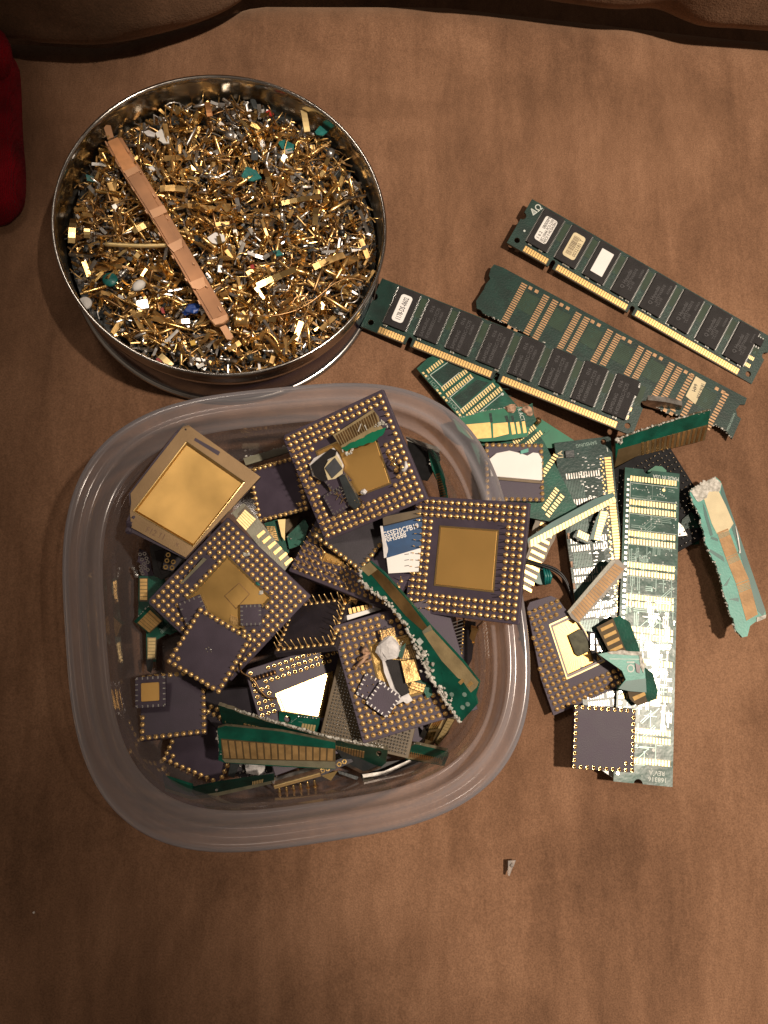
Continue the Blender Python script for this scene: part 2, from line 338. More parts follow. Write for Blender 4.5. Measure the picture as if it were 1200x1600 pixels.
    def data(s, name, mats):
        me = bpy.data.meshes.new(name); me.from_pydata([(v[0]*.001, v[1]*.001, v[2]*.001) for v in s.v], [], s.f)
        for m in mats: me.materials.append(M[m])
        if len(mats) > 1: me.polygons.foreach_set('material_index', s.m)
        me.polygons.foreach_set('use_smooth', s.sm); me.update(); return me
def link(name, me, parent=None, mw=None):
    o = bpy.data.objects.new(name, me); COL.objects.link(o)
    if parent is not None: o.parent = parent
    if mw is not None: o.matrix_local = mw
    return o
def part(name, mb, mats, parent, label=None, kind=None):
    if isinstance(mats, str): mats = [mats]
    o = link(name, mb.data(name, mats), parent)
    if label: o['label'] = label
    if kind: o['kind'] = kind
    return o
def thing(name, label, cat, fr=None, group=None):
    o = bpy.data.objects.new(name, None); o.empty_display_size = 0.005; COL.objects.link(o)
    if fr is not None: o.matrix_world = fr.mat()
    o['label'] = label; o['category'] = cat
    if group: o['group'] = group
    return o
def single(name, label, cat, mb, mats, fr=None, group=None):
    if isinstance(mats, str): mats = [mats]
    o = link(name, mb.data(name, mats))
    if fr is not None: o.matrix_world = fr.mat()
    o['label'] = label; o['category'] = cat
    if group: o['group'] = group
    return o
def struct(name, mb, mats):
    o = link(name, mb.data(name, [mats] if isinstance(mats, str) else mats)); o['kind'] = 'structure'; return o
def shift(o, x, y, z=0, rz=0): o.matrix_local = Matrix.Translation((x*.001, y*.001, z*.001)) @ Matrix.Rotation(rz, 4, 'Z'); return o
def rrect(w, h, r, n=4, cx=0, cy=0):
    out = []
    for sx, sy, a0 in ((1, 1, 0), (-1, 1, 90), (-1, -1, 180), (1, -1, 270)):
        for k in range(n+1):
            a = math.radians(a0 + 90*k/n); out.append((cx+sx*(w/2-r)+r*math.cos(a), cy+sy*(h/2-r)+r*math.sin(a)))
    return out
def circ(cx, cy, r, n=12): return [(cx+r*math.cos(2*math.pi*k/n), cy+r*math.sin(2*math.pi*k/n)) for k in range(n)]
def jag(a, b, step=0.8, amp=0.5, rnd=random):
    """ragged line from a to b (without b)"""
    L = math.hypot(b[0]-a[0], b[1]-a[1]); n = max(2, int(L/step)); nx, ny = -(b[1]-a[1])/L, (b[0]-a[0])/L; out = [a]
    w = 0
    for i in range(1, n):
        w = 0.6*w + rnd.uniform(-amp, amp); t = (i+rnd.uniform(-.3, .3))/n; out.append((a[0]+(b[0]-a[0])*t+nx*w, a[1]+(b[1]-a[1])*t+ny*w))
    return out
_txt = {}
def text(parent, s, u, v, w, size, m, rot=0.0, name='marking', mirror=False, sx=1.0, label=None):
    """flat lettering lying on the part; size = letter height in mm"""
    key = (s, m)
    if key not in _txt:
        cu = bpy.data.curves.new('lettering', 'FONT'); cu.body = s; cu.size = 0.00135; cu.align_x = 'CENTER'; cu.align_y = 'CENTER'; cu.resolution_u = 2
        cu.offset = 0.00002
        o = bpy.data.objects.new('lettering', cu); COL.objects.link(o); bpy.context.view_layer.update()
        me = bpy.data.meshes.new_from_object(o.evaluated_get(bpy.context.evaluated_depsgraph_get())); bpy.data.objects.remove(o)
        me.materials.clear(); me.materials.append(M[m]); _txt[key] = me
    o = link(name, _txt[key], parent)
    o.matrix_local = Matrix.Translation((u*.001, v*.001, w*.001)) @ Matrix.Rotation(rot, 4, 'Z') @ Matrix.Diagonal((size*(-1 if mirror else 1)*sx, size, 1, 1))
    if label: o['label'] = label
    return o
def torn(path, parent, r=0.45, dens=1.6, seed=1, z=0.0, mat_='torn', spread=0.5):
    """ragged fibre crumbs along an edge, one part"""
    rnd = random.Random(seed); mb = MB()
    for a, b in zip(path[:-1], path[1:]):
        L = math.hypot(b[0]-a[0], b[1]-a[1])
        for i in range(max(1, int(L*dens))):
            t = (i+rnd.random())/max(1, int(L*dens)); x = a[0]+(b[0]-a[0])*t; y = a[1]+(b[1]-a[1])*t
            mb.blob((x+rnd.gauss(0, spread*r), y+rnd.gauss(0, spread*r), z+rnd.uniform(-.3, .25)*r), r*rnd.uniform(.4, 1.15), rnd.random(), sq=(rnd.uniform(.6, 1.3), rnd.uniform(.6, 1.3), .8), n=3, amp=.35)
    return part('torn_edge', mb, mat_, parent)
def fingers(parent, q, n, w=0.06, fill=0.78, m='contact', name='contact', label=None):
    """n separate contacts over the quad q = [TL, TR, BR, BL] (local mm), side by side from left to right"""
    L = lambda a, b, t: (a[0]+(b[0]-a[0])*t, a[1]+(b[1]-a[1])*t); out = []
    for i in range(n):
        t0, t1 = (i+(1-fill)/2)/n, (i+1-(1-fill)/2)/n
        c = [L(q[0], q[1], t0), L(q[0], q[1], t1), L(q[3], q[2], t1), L(q[3], q[2], t0)]
        out.append(part(name, MB().prism(c, w-0.05, w+0.09), m, parent, label))
    return out
def traces(parent, poly_xy, n, m, seed=0, w=0.05, width=0.12, L=(2, 8), name='trace', pitch=0.5, dirs=(0, 90, 45), keep=None):
    """printed tracks as thin raised strips inside a bounding box"""
    rnd = random.Random(seed); x0, y0, x1, y1 = poly_xy; mb = MB()
    for i in range(n):
        x, y = rnd.uniform(x0, x1), rnd.uniform(y0, y1); a = math.radians(rnd.choice(dirs)); k = rnd.choice((1, 1, 2, 3)); ln = rnd.uniform(*L)
        for j in range(k):
            px, py = x - math.sin(a)*pitch*j, y + math.cos(a)*pitch*j; qx, qy = px+math.cos(a)*ln, py+math.sin(a)*ln
            if not (x0 < qx < x1 and y0 < qy < y1 and x0 < px < x1 and y0 < py < y1): continue
            if keep and not (keep(px, py) and keep(qx, qy)): continue
            nx, ny = -math.sin(a)*width/2, math.cos(a)*width/2
            mb.prism([(px-nx, py-ny), (qx-nx, qy-ny), (qx+nx, qy+ny), (px+nx, py+ny)], w-.02, w+.03)
            if rnd.random() < .5: mb.prism(circ(qx, qy, width*1.5, 6), w-.02, w+.04)
    return part(name, mb, m, parent, kind='stuff')
# ------------------------------------------------------------------ the sofa
from mathutils import noise
EX, EY = (-400, -109, -35, 60, 141, 224, 700), (291, 293, 322, 328, 324, 320, 316)
def seat_z(x, y):
    fl = min(1.0, max(0.0, (max(abs(x-20)-190, abs(y-95)-165))/120)); fl = .22+.78*fl
    v = 2.2*fl*noise.noise(Vector((x/210, y/260, 0.3))) + 0.8*fl*noise.noise(Vector((x/60, y/90, 4)))
    ye = float(np.interp(x, EX, EY)); e = max(0, y-ye+14)/14; v -= min(70, 5*e*e)
    return v - 0.9
def grid(fx, nu, nv):
    vs = [fx(i/nu, j/nv) for j in range(nv+1) for i in range(nu+1)]
    fs = [(j*(nu+1)+i, j*(nu+1)+i+1, (j+1)*(nu+1)+i+1, (j+1)*(nu+1)+i) for j in range(nv) for i in range(nu)]
    return vs, fs
mb = MB()
def seat(u, v):
    x = -620 + 1300*u; y = -420 + 830*v; z = seat_z(x, y)
    if y < -330: z -= ((-330-y)/90)**2*60
    return (x, y, z)
vs, fs = grid(seat, 170, 200); mb.add(vs, fs, 0, True)
struct('sofa_seat', mb, 'suede')

def resample(pts, n):
    out = []; m = len(pts)-1
    for i in range(n):
        t = i/(n-1)*m; k = min(int(t), m-1); t -= k
        p = [pts[max(0, k-1)], pts[k], pts[k+1], pts[min(m, k+2)]]
        out.append(tuple(0.5*((2*p[1][d]) + (-p[0][d]+p[2][d])*t + (2*p[0][d]-5*p[1][d]+4*p[2][d]-p[3][d])*t*t + (-p[0][d]+3*p[1][d]-3*p[2][d]+p[3][d])*t**3) for d in range(len(p[0]))))
    return out
def back_cushion(label, outline, z0, seed):
    line = resample([tuple(at(px, py, z0)) for px, py in outline], 60)
    prof = [(95, -16), (40, -9), (12, 1), (2, 9), (0, 20), (2, 40), (6, 75), (10, 120), (16, 180), (30, 235), (62, 268), (105, 275), (150, 262), (170, 200), (172, 60), (120, -10)]
    prof = resample(prof, 48); mb = MB(); vs = []
    for i, p in enumerate(line):
        for j, (dy, z) in enumerate(prof):
            wv = 5*noise.noise(Vector((p[0]/70, z/60, seed)))+2*noise.noise(Vector((p[0]/25, z/30, seed+5)))
            vs.append((p[0], p[1]+dy+wv*(0.3 if z < 15 else 1), z0-20+z+2))
    n = len(prof); fs = [(i*n+j, (i+1)*n+j, (i+1)*n+(j+1) % n, i*n+(j+1) % n) for i in range(len(line)-1) for j in range(n)]
    fs += [tuple(range(n)), tuple((len(line)-1)*n+j for j in range(n-1, -1, -1))]
    mb.add(vs, fs, 0, True)
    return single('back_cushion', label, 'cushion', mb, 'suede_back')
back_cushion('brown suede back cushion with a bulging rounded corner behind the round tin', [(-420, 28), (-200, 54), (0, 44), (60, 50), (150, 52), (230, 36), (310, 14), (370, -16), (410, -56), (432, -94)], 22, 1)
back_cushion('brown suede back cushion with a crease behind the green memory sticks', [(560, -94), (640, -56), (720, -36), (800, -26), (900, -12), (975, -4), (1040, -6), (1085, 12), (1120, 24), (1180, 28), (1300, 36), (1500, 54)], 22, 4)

# red knitted cloth at the left edge
out = resample([(-150, 60), (-60, 46), (0, 50), (12, 62), (19, 92), (27, 105), (31, 200), (36, 268), (33, 315), (20, 334), (0, 346), (-60, 352), (-150, 330)], 70)
pts = [at(px, py, 5) for px, py in out]; cx = sum(p.x for p in pts)/len(pts); cy = sum(p.y for p in pts)/len(pts)
mb = MB(); prof = [(0.955, 0.2), (0.99, 2), (1.0, 5), (0.985, 9), (0.93, 13), (0.8, 16), (0.5, 17), (0.2, 16.5), (0.02, 16)]
vs = []
for k, z in prof:
    for p in pts: vs.append((cx+(p.x-cx)*k, cy+(p.y-cy)*k, z*(1+.12*noise.noise(Vector((p.x/30, p.y/30, k*3))))-1))
n = len(pts); fs = [(j*n+i, j*n+(i+1) % n, (j+1)*n+(i+1) % n, (j+1)*n+i) for j in range(len(prof)-1) for i in range(n)]
mb.add(vs, [f[::-1] for f in fs], 0, True)
rc = thing('red_cloth', 'folded red knitted cloth lying at the left edge of the sofa', 'cloth')
part('lower_fold', mb, 'knit', rc)
out2 = resample([(-60, 20), (-20, 44), (4, 52), (14, 66), (15, 88), (8, 108), (-6, 118), (-40, 122), (-80, 100)], 40); pts2 = [at(px, py, 20) for px, py in out2]
cx = sum(p.x for p in pts2)/len(pts2); cy = sum(p.y for p in pts2)/len(pts2); mb = MB(); vs = []
for k, z in [(0.9, 15), (1, 18), (0.98, 22), (0.85, 26), (0.5, 28), (0.02, 28)]:
    for p in pts2: vs.append((cx+(p.x-cx)*k, cy+(p.y-cy)*k, z))
n = len(pts2); mb.add(vs, [(j*n+i, (j+1)*n+i, (j+1)*n+(i+1) % n, j*n+(i+1) % n) for j in range(5) for i in range(n)], 0, True)
part('upper_fold', mb, 'knit', rc)

# ------------------------------------------------------------------ the round tin
TZ = 34.0
rim_px = [(330,115),(80,360),(602,352),(340,592),(206,147),(97,260),(154,177),(415,127),(490,157),(552,215),(590,277),(87,412),(117,467),(160,517),(235,562),(590,445),(552,500),(490,550),(415,577)]
def tin_pose(x):
    n = Vector((x[2], x[3], 1)).normalized(); c = Vector((x[0], x[1], TZ)); out = []
    for p in rim_px: d = ray(*p); t = (c-CO).dot(n)/d.dot(n); out.append(((CO+d*t-c).length-x[4])/1.0)
    return np.array(out+[x[2]/.06, x[3]/.06])
c0 = at(341, 354, TZ); tx = np.array([c0.x, c0.y, 0, 0, 68.])
for _ in range(25):
    r0 = tin_pose(tx); J = np.array([(tin_pose(tx+1e-4*e)-r0)/1e-4 for e in np.eye(5)]).T; tx = tx-np.linalg.lstsq(J, r0, rcond=None)[0]
TR = float(tx[4]); tn = Vector((tx[2], tx[3], 1)).normalized(); txx = Vector((1, 0, -tn.x/tn.z)).normalized()
TIN = Frame(Vector((tx[0], tx[1], TZ))-tn*TZ, txx, tn.cross(txx), tn)
print('TIN', tx)
tin = thing('round_tin', 'round steel biscuit tin filled with gold coloured connector scrap', 'tin', TIN)
seg = 96
def ring(prof, mats, name, mi=0):
    mb = MB(); vs, fs = [], []
    for r, z in prof:
        for k in range(seg):
            a = 2*math.pi*k/seg; vs.append((r*math.cos(a), r*math.sin(a), z))
    for j in range(len(prof)-1):
        for k in range(seg): fs.append((j*seg+k, j*seg+(k+1) % seg, (j+1)*seg+(k+1) % seg, (j+1)*seg+k))
    mb.add(vs, fs, 0, True); return part(name, mb, mats, tin)
R = TR
ring([(R-2.2, 0.8), (R-0.6, 0.2), (R+0.2, 0.6), (R+0.3, 1.4), (R-0.4, 2.2), (R-1.2, 2.4)], 'steel', 'base_seam')
ring([(R-1.25, 2.3), (R-1.3, 10), (R-1.3, 20.5), (R-1.6, 21.5)], 'tin_blue', 'painted_wall')
ring([(R-1.6, 21.4), (R-0.7, 22.2), (R-0.7, 25), (R-1.5, 25.8), (R-1.5, TZ-3.0)], 'steel', 'neck_bead')
ring([(R-1.5, TZ-3.0), (R-0.3, TZ-2.4), (R, TZ-1.2), (R-0.35, TZ-0.25), (R-0.9, TZ), (R-1.5, TZ-0.35), (R-1.75, TZ-1.2), (R-1.8, TZ-2.6)], 'steel', 'rolled_rim')
ring([(R-1.8, TZ-2.5), (R-1.9, TZ-5), (R-1.55, TZ-6.5), (R-1.9, TZ-8), (R-2.0, 6), (R-2.0, 2)], 'steel_in', 'inner_wall')
part('bottom', MB().lathe([(0.01, 1.0), (R-2.0, 1.0), (R-1.9, 2.0), (0.01, 2.0)], 64), 'steel', tin)

# ------------------------------------------------------------------ the clear plastic box
BZ = 52.0
def superell(k, a, b, n, rot, c, seg=120):
    out = []
    for i in range(seg):
        t = 2*math.pi*i/seg; ct, st = math.cos(t), math.sin(t)
        x = a*k*math.copysign(abs(ct)**(2/n), ct); y = b*k*math.copysign(abs(st)**(2/n), st)
        out.append((x, y))
    return out
box_px = [(260,622),(204,652),(155,694),(121,750),(102,799),(97,862),(99,975),(104,1050),(117,1144),(134,1200),(160,1250),(200,1295),(250,1322),(330,1334),(400,1332),(440,1327),(553,1306),(667,1283),(723,1258),(766,1227),(790,1200),(806,1174),(825,1130),(836,1063),(831,990),(820,937),(791,780),(780,740),(760,707),(740,680),(697,640),(648,612),(595,603),(460,598)]
bp = np.array([tuple(at(px, py, BZ))[:2] for px, py in box_px])
xx = np.array([bp[:, 0].mean(), bp[:, 1].mean(), 88., 88., 0.13, 3.1])
def bres(x):
    c, s = math.cos(x[4]), math.sin(x[4]); q = (bp-x[:2]) @ np.array([[c, -s], [s, c]])
    return (np.abs(q[:, 0]/x[2])**x[5]+np.abs(q[:, 1]/x[3])**x[5])**(1/x[5])-1
for _ in range(60):
    r0 = bres(xx); J = np.array([(bres(xx+1e-4*e)-r0)/1e-4 for e in np.eye(6)]).T
    xx = xx-np.linalg.lstsq(J.T@J+1e-9*np.eye(6), J.T@r0, rcond=None)[0]
print('BOX', xx)
BA, BB, BN, BR = xx[2], xx[3], xx[5], xx[4]
BOX = Frame(Vector((xx[0], xx[1], 0)), Vector((math.cos(BR), math.sin(BR), 0)), Vector((-math.sin(BR), math.cos(BR), 0)), Vector((0, 0, 1)))
bx = thing('plastic_box', 'clear plastic food box with rounded corners, full of ceramic chips', 'box', BOX)
def shell(prof, name):
    mb = MB(); vs, fs = [], []; sg = 160
    for inset, z, n in prof:
        a, b = BA-inset, BB-inset
        for i in range(sg):
            t = 2*math.pi*(i+.5)/sg; ct, st = math.cos(t), math.sin(t)
            vs.append((a*math.copysign(abs(ct)**(2/n), ct), b*math.copysign(abs(st)**(2/n), st), z))
    for j in range(len(prof)-1):
        for k in range(sg): fs.append((j*sg+k, j*sg+(k+1) % sg, (j+1)*sg+(k+1) % sg, (j+1)*sg+k))
    mb.add(vs, fs, 0, True); return part(name, mb, {'rim': 'plastic_rim', 'wall': 'plastic_wall'}.get(name, 'plastic'), bx)
n0 = BN
shell([(0.9, 45.50, n0), (0.2, 45.60, n0), (0, 46.50, n0), (0, 49.80, n0), (0.5, 51.20, n0), (1.8, 52.00, n0), (3.4, 51.60, n0), (4.2, 50.20, n0), (5.0, 49.60, n0), (6.0, 50.00, n0), (6.8, 51.40, n0), (7.6, 51.90, n0), (8.5, 51.30, n0), (9.1, 49.50, n0+.1), (9.6, 47.00, n0+.1),
       (10.3, 45.40, n0+.1), (11.6, 44.80, n0+.1), (12.3, 44.60, n0+.15), (12.6, 43.50, n0+.2)], 'rim')
shell([(12.6, 43.5, n0+.2), (12.9, 40, n0+.2), (13.1, 37.6, n0+.2), (13.6, 36.8, n0+.2), (13.8, 35.5, n0+.2), (14.0, 20, n0+.25), (14.4, 8, n0+.3), (15.4, 4.2, n0+.35), (17.5, 2.4, n0+.4), (21, 1.9, n0+.4)], 'wall')
shell([(21, 1.9, n0+.4), (43, 1.9, n0+.3), (45, 2.6, n0+.2), (48, 2.8, n0+.2), (72, 2.8, n0), (84, 2.8, n0-.4)], 'base')
# ------------------------------------------------------------------ builders for the chips and boards
def pin_mesh(k, h=3.0, m='gold_pin', pad=0.98, r=0.24, lean=0.0):
    mb = MB(); mb.lathe([(pad, 0), (pad*.98, .16), (pad*.72, .42), (pad*.36, .6), (0.0, .66)], 9)
    rnd = random.Random(k); a = rnd.uniform(0, 6.28); d = lean*rnd.uniform(.2, 1)
    mb.tube([(0, 0, .4), (d*.3*math.cos(a), d*.3*math.sin(a), h*.5), (d*math.cos(a), d*math.sin(a), h)], [r, r, r*.55], 5)
    return mb.data('pin', [m])
PINS = [pin_mesh(k, 2.9, lean=0.35) for k in range(5)]
PINS_TALL = [pin_mesh(k+9, 4.6, lean=0.7, r=.22, pad=.84) for k in range(4)]
PINS_RING = []
for k in range(3):
    mb = MB(); mb.lathe([(.9, 0), (.9, .14), (.55, .16), (.5, .1), (0, .1)], 10); mb.tube([(0, 0, .1), (.1*k, .35, .8)], [.25, .15], 5, 1); PINS_RING.append(mb.data('pin', ['gold_bright', 'bronze']))
PINS_SIL = []
for k in range(3):
    mb = MB(); mb.lathe([(.5, 0), (.5, .3), (.3, .9), (0, 1.0)], 6); PINS_SIL.append(mb.data('pin', ['silver']))
def place_pins(t, fr, n, rows, pitch, meshes, skip=(), w=0.0, drop=0.0, seed=0, keep=None, extra=(), nocorner=False, maxn=300):
    rnd = random.Random(seed); c = (n-1)/2; lst = []
    for i in range(n):
        for j in range(n):
            if min(i, j, n-1-i, n-1-j) >= rows and (i, j) not in extra: continue
            if nocorner and (i, j) in ((0, 0), (n-1, 0), (0, n-1), (n-1, n-1)): continue
            u, v = (i-c)*pitch, (j-c)*pitch
            if keep and not keep(u, v): continue
            p = proj(fr.world(u, v)); 
            if any(inside(p, s) for s in skip) or rnd.random() < drop: continue
            lst.append((u, v))
    for u, v in lst[:maxn]:
        o = link('pin', rnd.choice(meshes), t); o.matrix_local = Matrix.Translation((u*.001, v*.001, w*.001)) @ Matrix.Rotation(rnd.uniform(0, 6.28) if meshes is not PINS_RING else 0, 4, 'Z')
    return t
def pga(label, fr, size, n, rows, m='ceramic', th=2.4, skip=(), pins=None, lid=None, drop=0.004, seed=0, extra=(), name='ceramic_chip', outline=None, pitch=2.54, group=None, nocorner=False, cham=1.2):
    t = thing(name, label, 'chip', fr, group); k = getattr(fr, 'k', 1.0); h = size*k/2
    o = outline or [(-h+cham, h), (h-.3, h), (h, h-.3), (h, -h+.3), (h-.3, -h), (-h+.3, -h), (-h, -h+.3), (-h, h-cham)]
    if outline: part('ceramic_body', MB().prism(o, -th, 0), m, t)
    else: part('ceramic_body', MB().slab(o, -th, 0, .22), m, t)
    if n: place_pins(t, fr, n, rows, pitch*k, pins or PINS, skip, 0, drop, seed, extra=extra, nocorner=nocorner, keep=(lambda u, v: inside((u, v), outline)) if outline else None)
    if lid: lid(t, fr, k)
    return t
def lid_plate(q, m='gold_lid', rim='gold_bright', w=1.0, z=.55):
    """gold lid over quad q (pixels): seal frame + plate with raised bright edges"""
    def f(t, fr, k):
        p = [fr.loc(x, y) for x, y in q]; cx = sum(a[0] for a in p)/len(p); cy = sum(a[1] for a in p)/len(p)
        def sc(s): return [(cx+(a[0]-cx)*s, cy+(a[1]-cy)*s) for a in p]
        d = math.hypot(p[0][0]-cx, p[0][1]-cy); k1 = 1-w*1.2/d
        mb = MB().prism(sc(1.0), -.05, .22, [sc(k1)[::-1]]); part('seal_ring', mb, rim, t)
        part('lid', MB().slab(sc(k1-.004), -.05, z, .12), m, t)
    return f
def L(fr, pts, w=0): return [fr.loc(x, y, w) for x, y in pts]
def board(name, label, cat, fr, px, th=1.2, m='pcb', holes=(), group=None, local=False, side='edge', top=0.0):
    t = thing(name, label, cat, fr, group); o = px if local else L(fr, px)
    mb = MB().prism(o, top-th, top, holes=[h if local else L(fr, h) for h in holes], mi=0, mside=1); part('board', mb, [m, side], t); return t
def patch(t, fr, px, m, w=0.04, name='patch', h=.06, label=None, kind=None): return part(name, MB().prism(L(fr, px), w-.05, w+h), m, t, label, kind)
def small_lcc(label, fr, s, n=5, m='ceramic', skip=(), th=1.5, group=None, pad='silver', lid=None, name='small_chip'):
    """little leadless chip with metal pads round its rim"""
    t = thing(name, label, 'chip', fr, group); h = s/2
    part('ceramic_body', MB().slab([(-h+.5, h), (h, h), (h, -h), (-h, -h), (-h, h-.5)], -th, 0, .1), m, t)
    pd = MB().box(-.22, -.95, -.02, .22, .02, .07).data('pad', [pad]); pt = (s-1.6)/(n-1)
    for i in range(n):
        for a in range(4):
            if (i*4+a) % 11 in skip: continue
            o = link('pad', pd, t); o.matrix_local = Matrix.Rotation(a*math.pi/2, 4, 'Z') @ Matrix.Translation((((i-(n-1)/2)*pt)*.001, (h-.08)*.001, 0))
    if lid: part('lid', MB().slab(rrect(s*lid, s*lid, .5), 0, .5, .1), 'gold_lid', t)
    return t
def finger_strip(label, fr, px, bands, n, fq, fm='contact', th=1.3, fill=.78, torn_px=None, name='contact_strip', m='pcb_mid', cat='contact strip', seed=1, tr=.5, jagged=None, side='edge', holes=(), group=None, tdens=1.5):
    """torn board edge: outline px, bands [(quad px, material)], n contacts over quad fq, ragged fibre along torn_px"""
    t = board(name, label, cat, fr, px, th, m, holes=holes, side=side, group=group)
    for i, (q, mm) in enumerate(bands): patch(t, fr, q, mm, 0.02+.012*i, 'bare_band' if mm.startswith('fibre') else 'mask_band', .03)
    if n: fingers(t, L(fr, fq), n, .08, fill, fm)
    if torn_px: torn(L(fr, torn_px), t, tr, tdens, seed, -th*.4)
    return t
def jagpx(pts, step=4, amp=2.0, seed=0):
    rnd = random.Random(seed); out = []
    for a, b in zip(pts[:-1], pts[1:]): out += jag(a, b, step, amp, rnd)
    return out + [pts[-1]]
# ------------------------------------------------------------------ things in the plastic box, bottom layer first
# lowest ceramic chips
c16 = fit([(505,967),(655,900),(722,1050),(572,1117)], 44.5, 44.5, 14, verbose='C16')
pga('pin grid chip buried lowest, showing in the gap right of the long torn strip', c16, 44.5, 17, 4, seed=16, skip=[[(500,880),(600,880),(600,1120),(500,1120)], [(520,1000),(600,1000),(700,1140),(520,1140)]], pins=PINS_TALL)
c7 = fit([(291,1101),(385,1141),(345,1227),(252,1186)], 24.4, 24.4, 13, verbose='C7')
pga('plain purple chip lying low under the front finger strip, nearest the bottom left wall', c7, 24.4, 10, 1, seed=7, extra=((1, 1),))
c8 = fit([(388,733),(462,712),(480,797),(406,817)], 24.4, 24.4, 22, verbose='C8')
pga('plain purple chip between the large gold square and the chip with torn debris', c8, 24.4, 10, 1, seed=8, extra=((8, 1),))
fr = FL(388, 722, 14, 452, 702)
finger_strip('whitish board edge poking out behind the plain purple chip', fr, [(380,716),(450,696),(453,706),(384,727)], [], 0, None, m='fibre_grey', torn_px=[(382,716),(450,697)], seed=3)

# left pile of small pieces
fr = FL(219, 900, 12)
t = finger_strip('small green board with six tarnished contacts at the left wall', fr, [(217,900),(252,896),(262,914),(238,962),(216,962)], [([(218,903),(231,903),(231,940),(218,940)], 'fibre_dark')], 0, None, m='pcb_mid')
fingers(t, L(fr, [(230,904),(230,938),(219,938),(219,904)]), 6, .09, .84, 'contact')
fr = FL(229, 985, 9)
t = finger_strip('small green board with six bright contacts below the rotated contact square', fr, [(228,975),(248,972),(266,975),(262,990),(244,1000),(244,1034),(229,1034)], [([(230,996),(244,996),(244,1030),(230,1030)], 'fibre')], 0, None, m='pcb_mid')
fingers(t, L(fr, [(243,997),(242,1028),(231,1028),(232,997)]), 6, .09, .84, 'contact_pale')
fr = FL(255, 980, 11)
t = board('board_fragment', 'dark green board scrap under the left corner of the gold lidded pin grid chip', 'board scrap', fr, [(248,968),(268,956),(282,984),(266,992),(254,988)], 1.0, 'pcb_mid')
traces(t, (-3, -4, 8, 5), 8, 'silk_dim', 3, width=.15, L=(1, 3))
fr = P3((234,951,16), (254,970,16), (216,973,12))
t = finger_strip('square of six dull gold contacts turned on its corner at the left wall', fr, [(232,948),(254,969),(233,990),(209,971)], [([(235,953),(254,970),(234,989),(214,974)], 'fibre_dark')], 0, None, m='pcb_mid', torn_px=[(210,971),(232,948)], tr=.35)
fingers(t, L(fr, [(253,970),(233,988),(215,973),(235,953)]), 6, .1, .84, 'contact')
# curled dark flake
fr = FL(230, 1030, 12)
single('curled_flake', 'dark curled metal flake standing below the six bright contacts', 'flake', MB().add([(*fr.loc(228, 1030), 0), (*fr.loc(241, 1030), 3), (*fr.loc(243, 1040), 5), (*fr.loc(238, 1052), 3), (*fr.loc(230, 1048), 0), (*fr.loc(228, 1030), -.4), (*fr.loc(241, 1030), 2.5), (*fr.loc(243, 1040), 4.5), (*fr.loc(238, 1052), 2.5), (*fr.loc(230, 1048), -.4)],
       [(0, 4, 3, 2, 1), (5, 6, 7, 8, 9), (0, 1, 6, 5), (1, 2, 7, 6), (2, 3, 8, 7), (3, 4, 9, 8), (4, 0, 5, 9)]), 'slate', fr)
# broken silver ring grid
fr = P3((218,862,17), (236,862,17), (222,900,12)); frk = fr
o = L(fr, jagpx([(217,859),(228,864),(234,874),(237,890),(240,900),(226,901),(219,894),(219,880),(214,878),(216,870)], 3, .8, 2))
t = thing('broken_ring_grid', 'broken purple chip corner with silver rings against the left wall', 'chip scrap', fr); part('ceramic_body', MB().prism(o, -1.6, 0), 'ceramic', t)
rg = MB(); rg.prism(circ(0, 0, .78, 10), 0, .25, [circ(0, 0, .42, 8)[::-1]]); rg = rg.data('solder_ring', ['silver'])
for px, py in [(219,866),(226,865),(222,874),(229,872),(231,878),(225,881),(220,885),(227,887),(221,891),(223,896),(231,890)]: shift(link('solder_ring', rg, t), *fr.loc(px, py), 0)
t = single('silver_crumb', 'bright silver solder crumb just left of the broken ring grid', 'crumb', MB().blob((0, 0, 0), 1.2, 4).blob((.9, -1.6, 0), .9, 5).blob((-.5, 1.2, .3), .8, 6), 'silver', FL(211, 893, 12))
# black square plate with its five ring fragment
fr = P3((234,851,24), (268,862,26), (237,904,20))
t = thing('black_frame_plate', 'black plastic square plate under the lower corner of the large gold square', 'plate', fr)
part('plate', MB().slab(L(fr, [(233,853),(270,842),(300,890),(252,906),(240,900)]), -1.6, 0, .3), 'black', t); part('inset', MB().slab(L(fr, [(241,862),(268,855),(290,886),(252,898)]), 0, .5, .2), 'ic', t)
fr = P3((257,862,27), (274,866,27), (254,888,26))
t = thing('ring_corner_piece', 'black corner piece with five gold rings on the black square plate', 'chip scrap', fr)
part('ceramic_body', MB().prism(L(fr, [(258,860),(284,874),(270,893),(254,889)]), -1.4, 0), 'ceramic_dark', t)
rg = MB(); rg.prism(circ(0, 0, .95, 10), 0, .25, [circ(0, 0, .5, 8)[::-1]]); rg = rg.data('gold_ring', ['gold'])
for px, py in [(263,867),(261,876),(259,886),(271,878),(269,887)]: shift(link('gold_ring', rg, t), *fr.loc(px, py), 0)

# lower left chip with small gold topped chip on it
c6 = fit([(221,1058),(322,1045),(322,1145),(218,1157)], 24.4, 24.4, 22, verbose='C6')
pga('plain purple chip at lower left carrying a small gold topped chip on its corner', c6, 24.4, 10, 1, seed=6, skip=[[(205,1062),(252,1060),(252,1105),(205,1105)], [(262,1034),(342,1085),(394,997)]])
fr = P3((212,1065,26), (258,1062,27), (212,1102,26)); fr.o = fr.world(*fr.loc(235, 1081)); sk = fr
t = small_lcc('small purple chip with square gold lid on the lower left chip', fr, 11.5, 6, th=1.6, lid=.60)

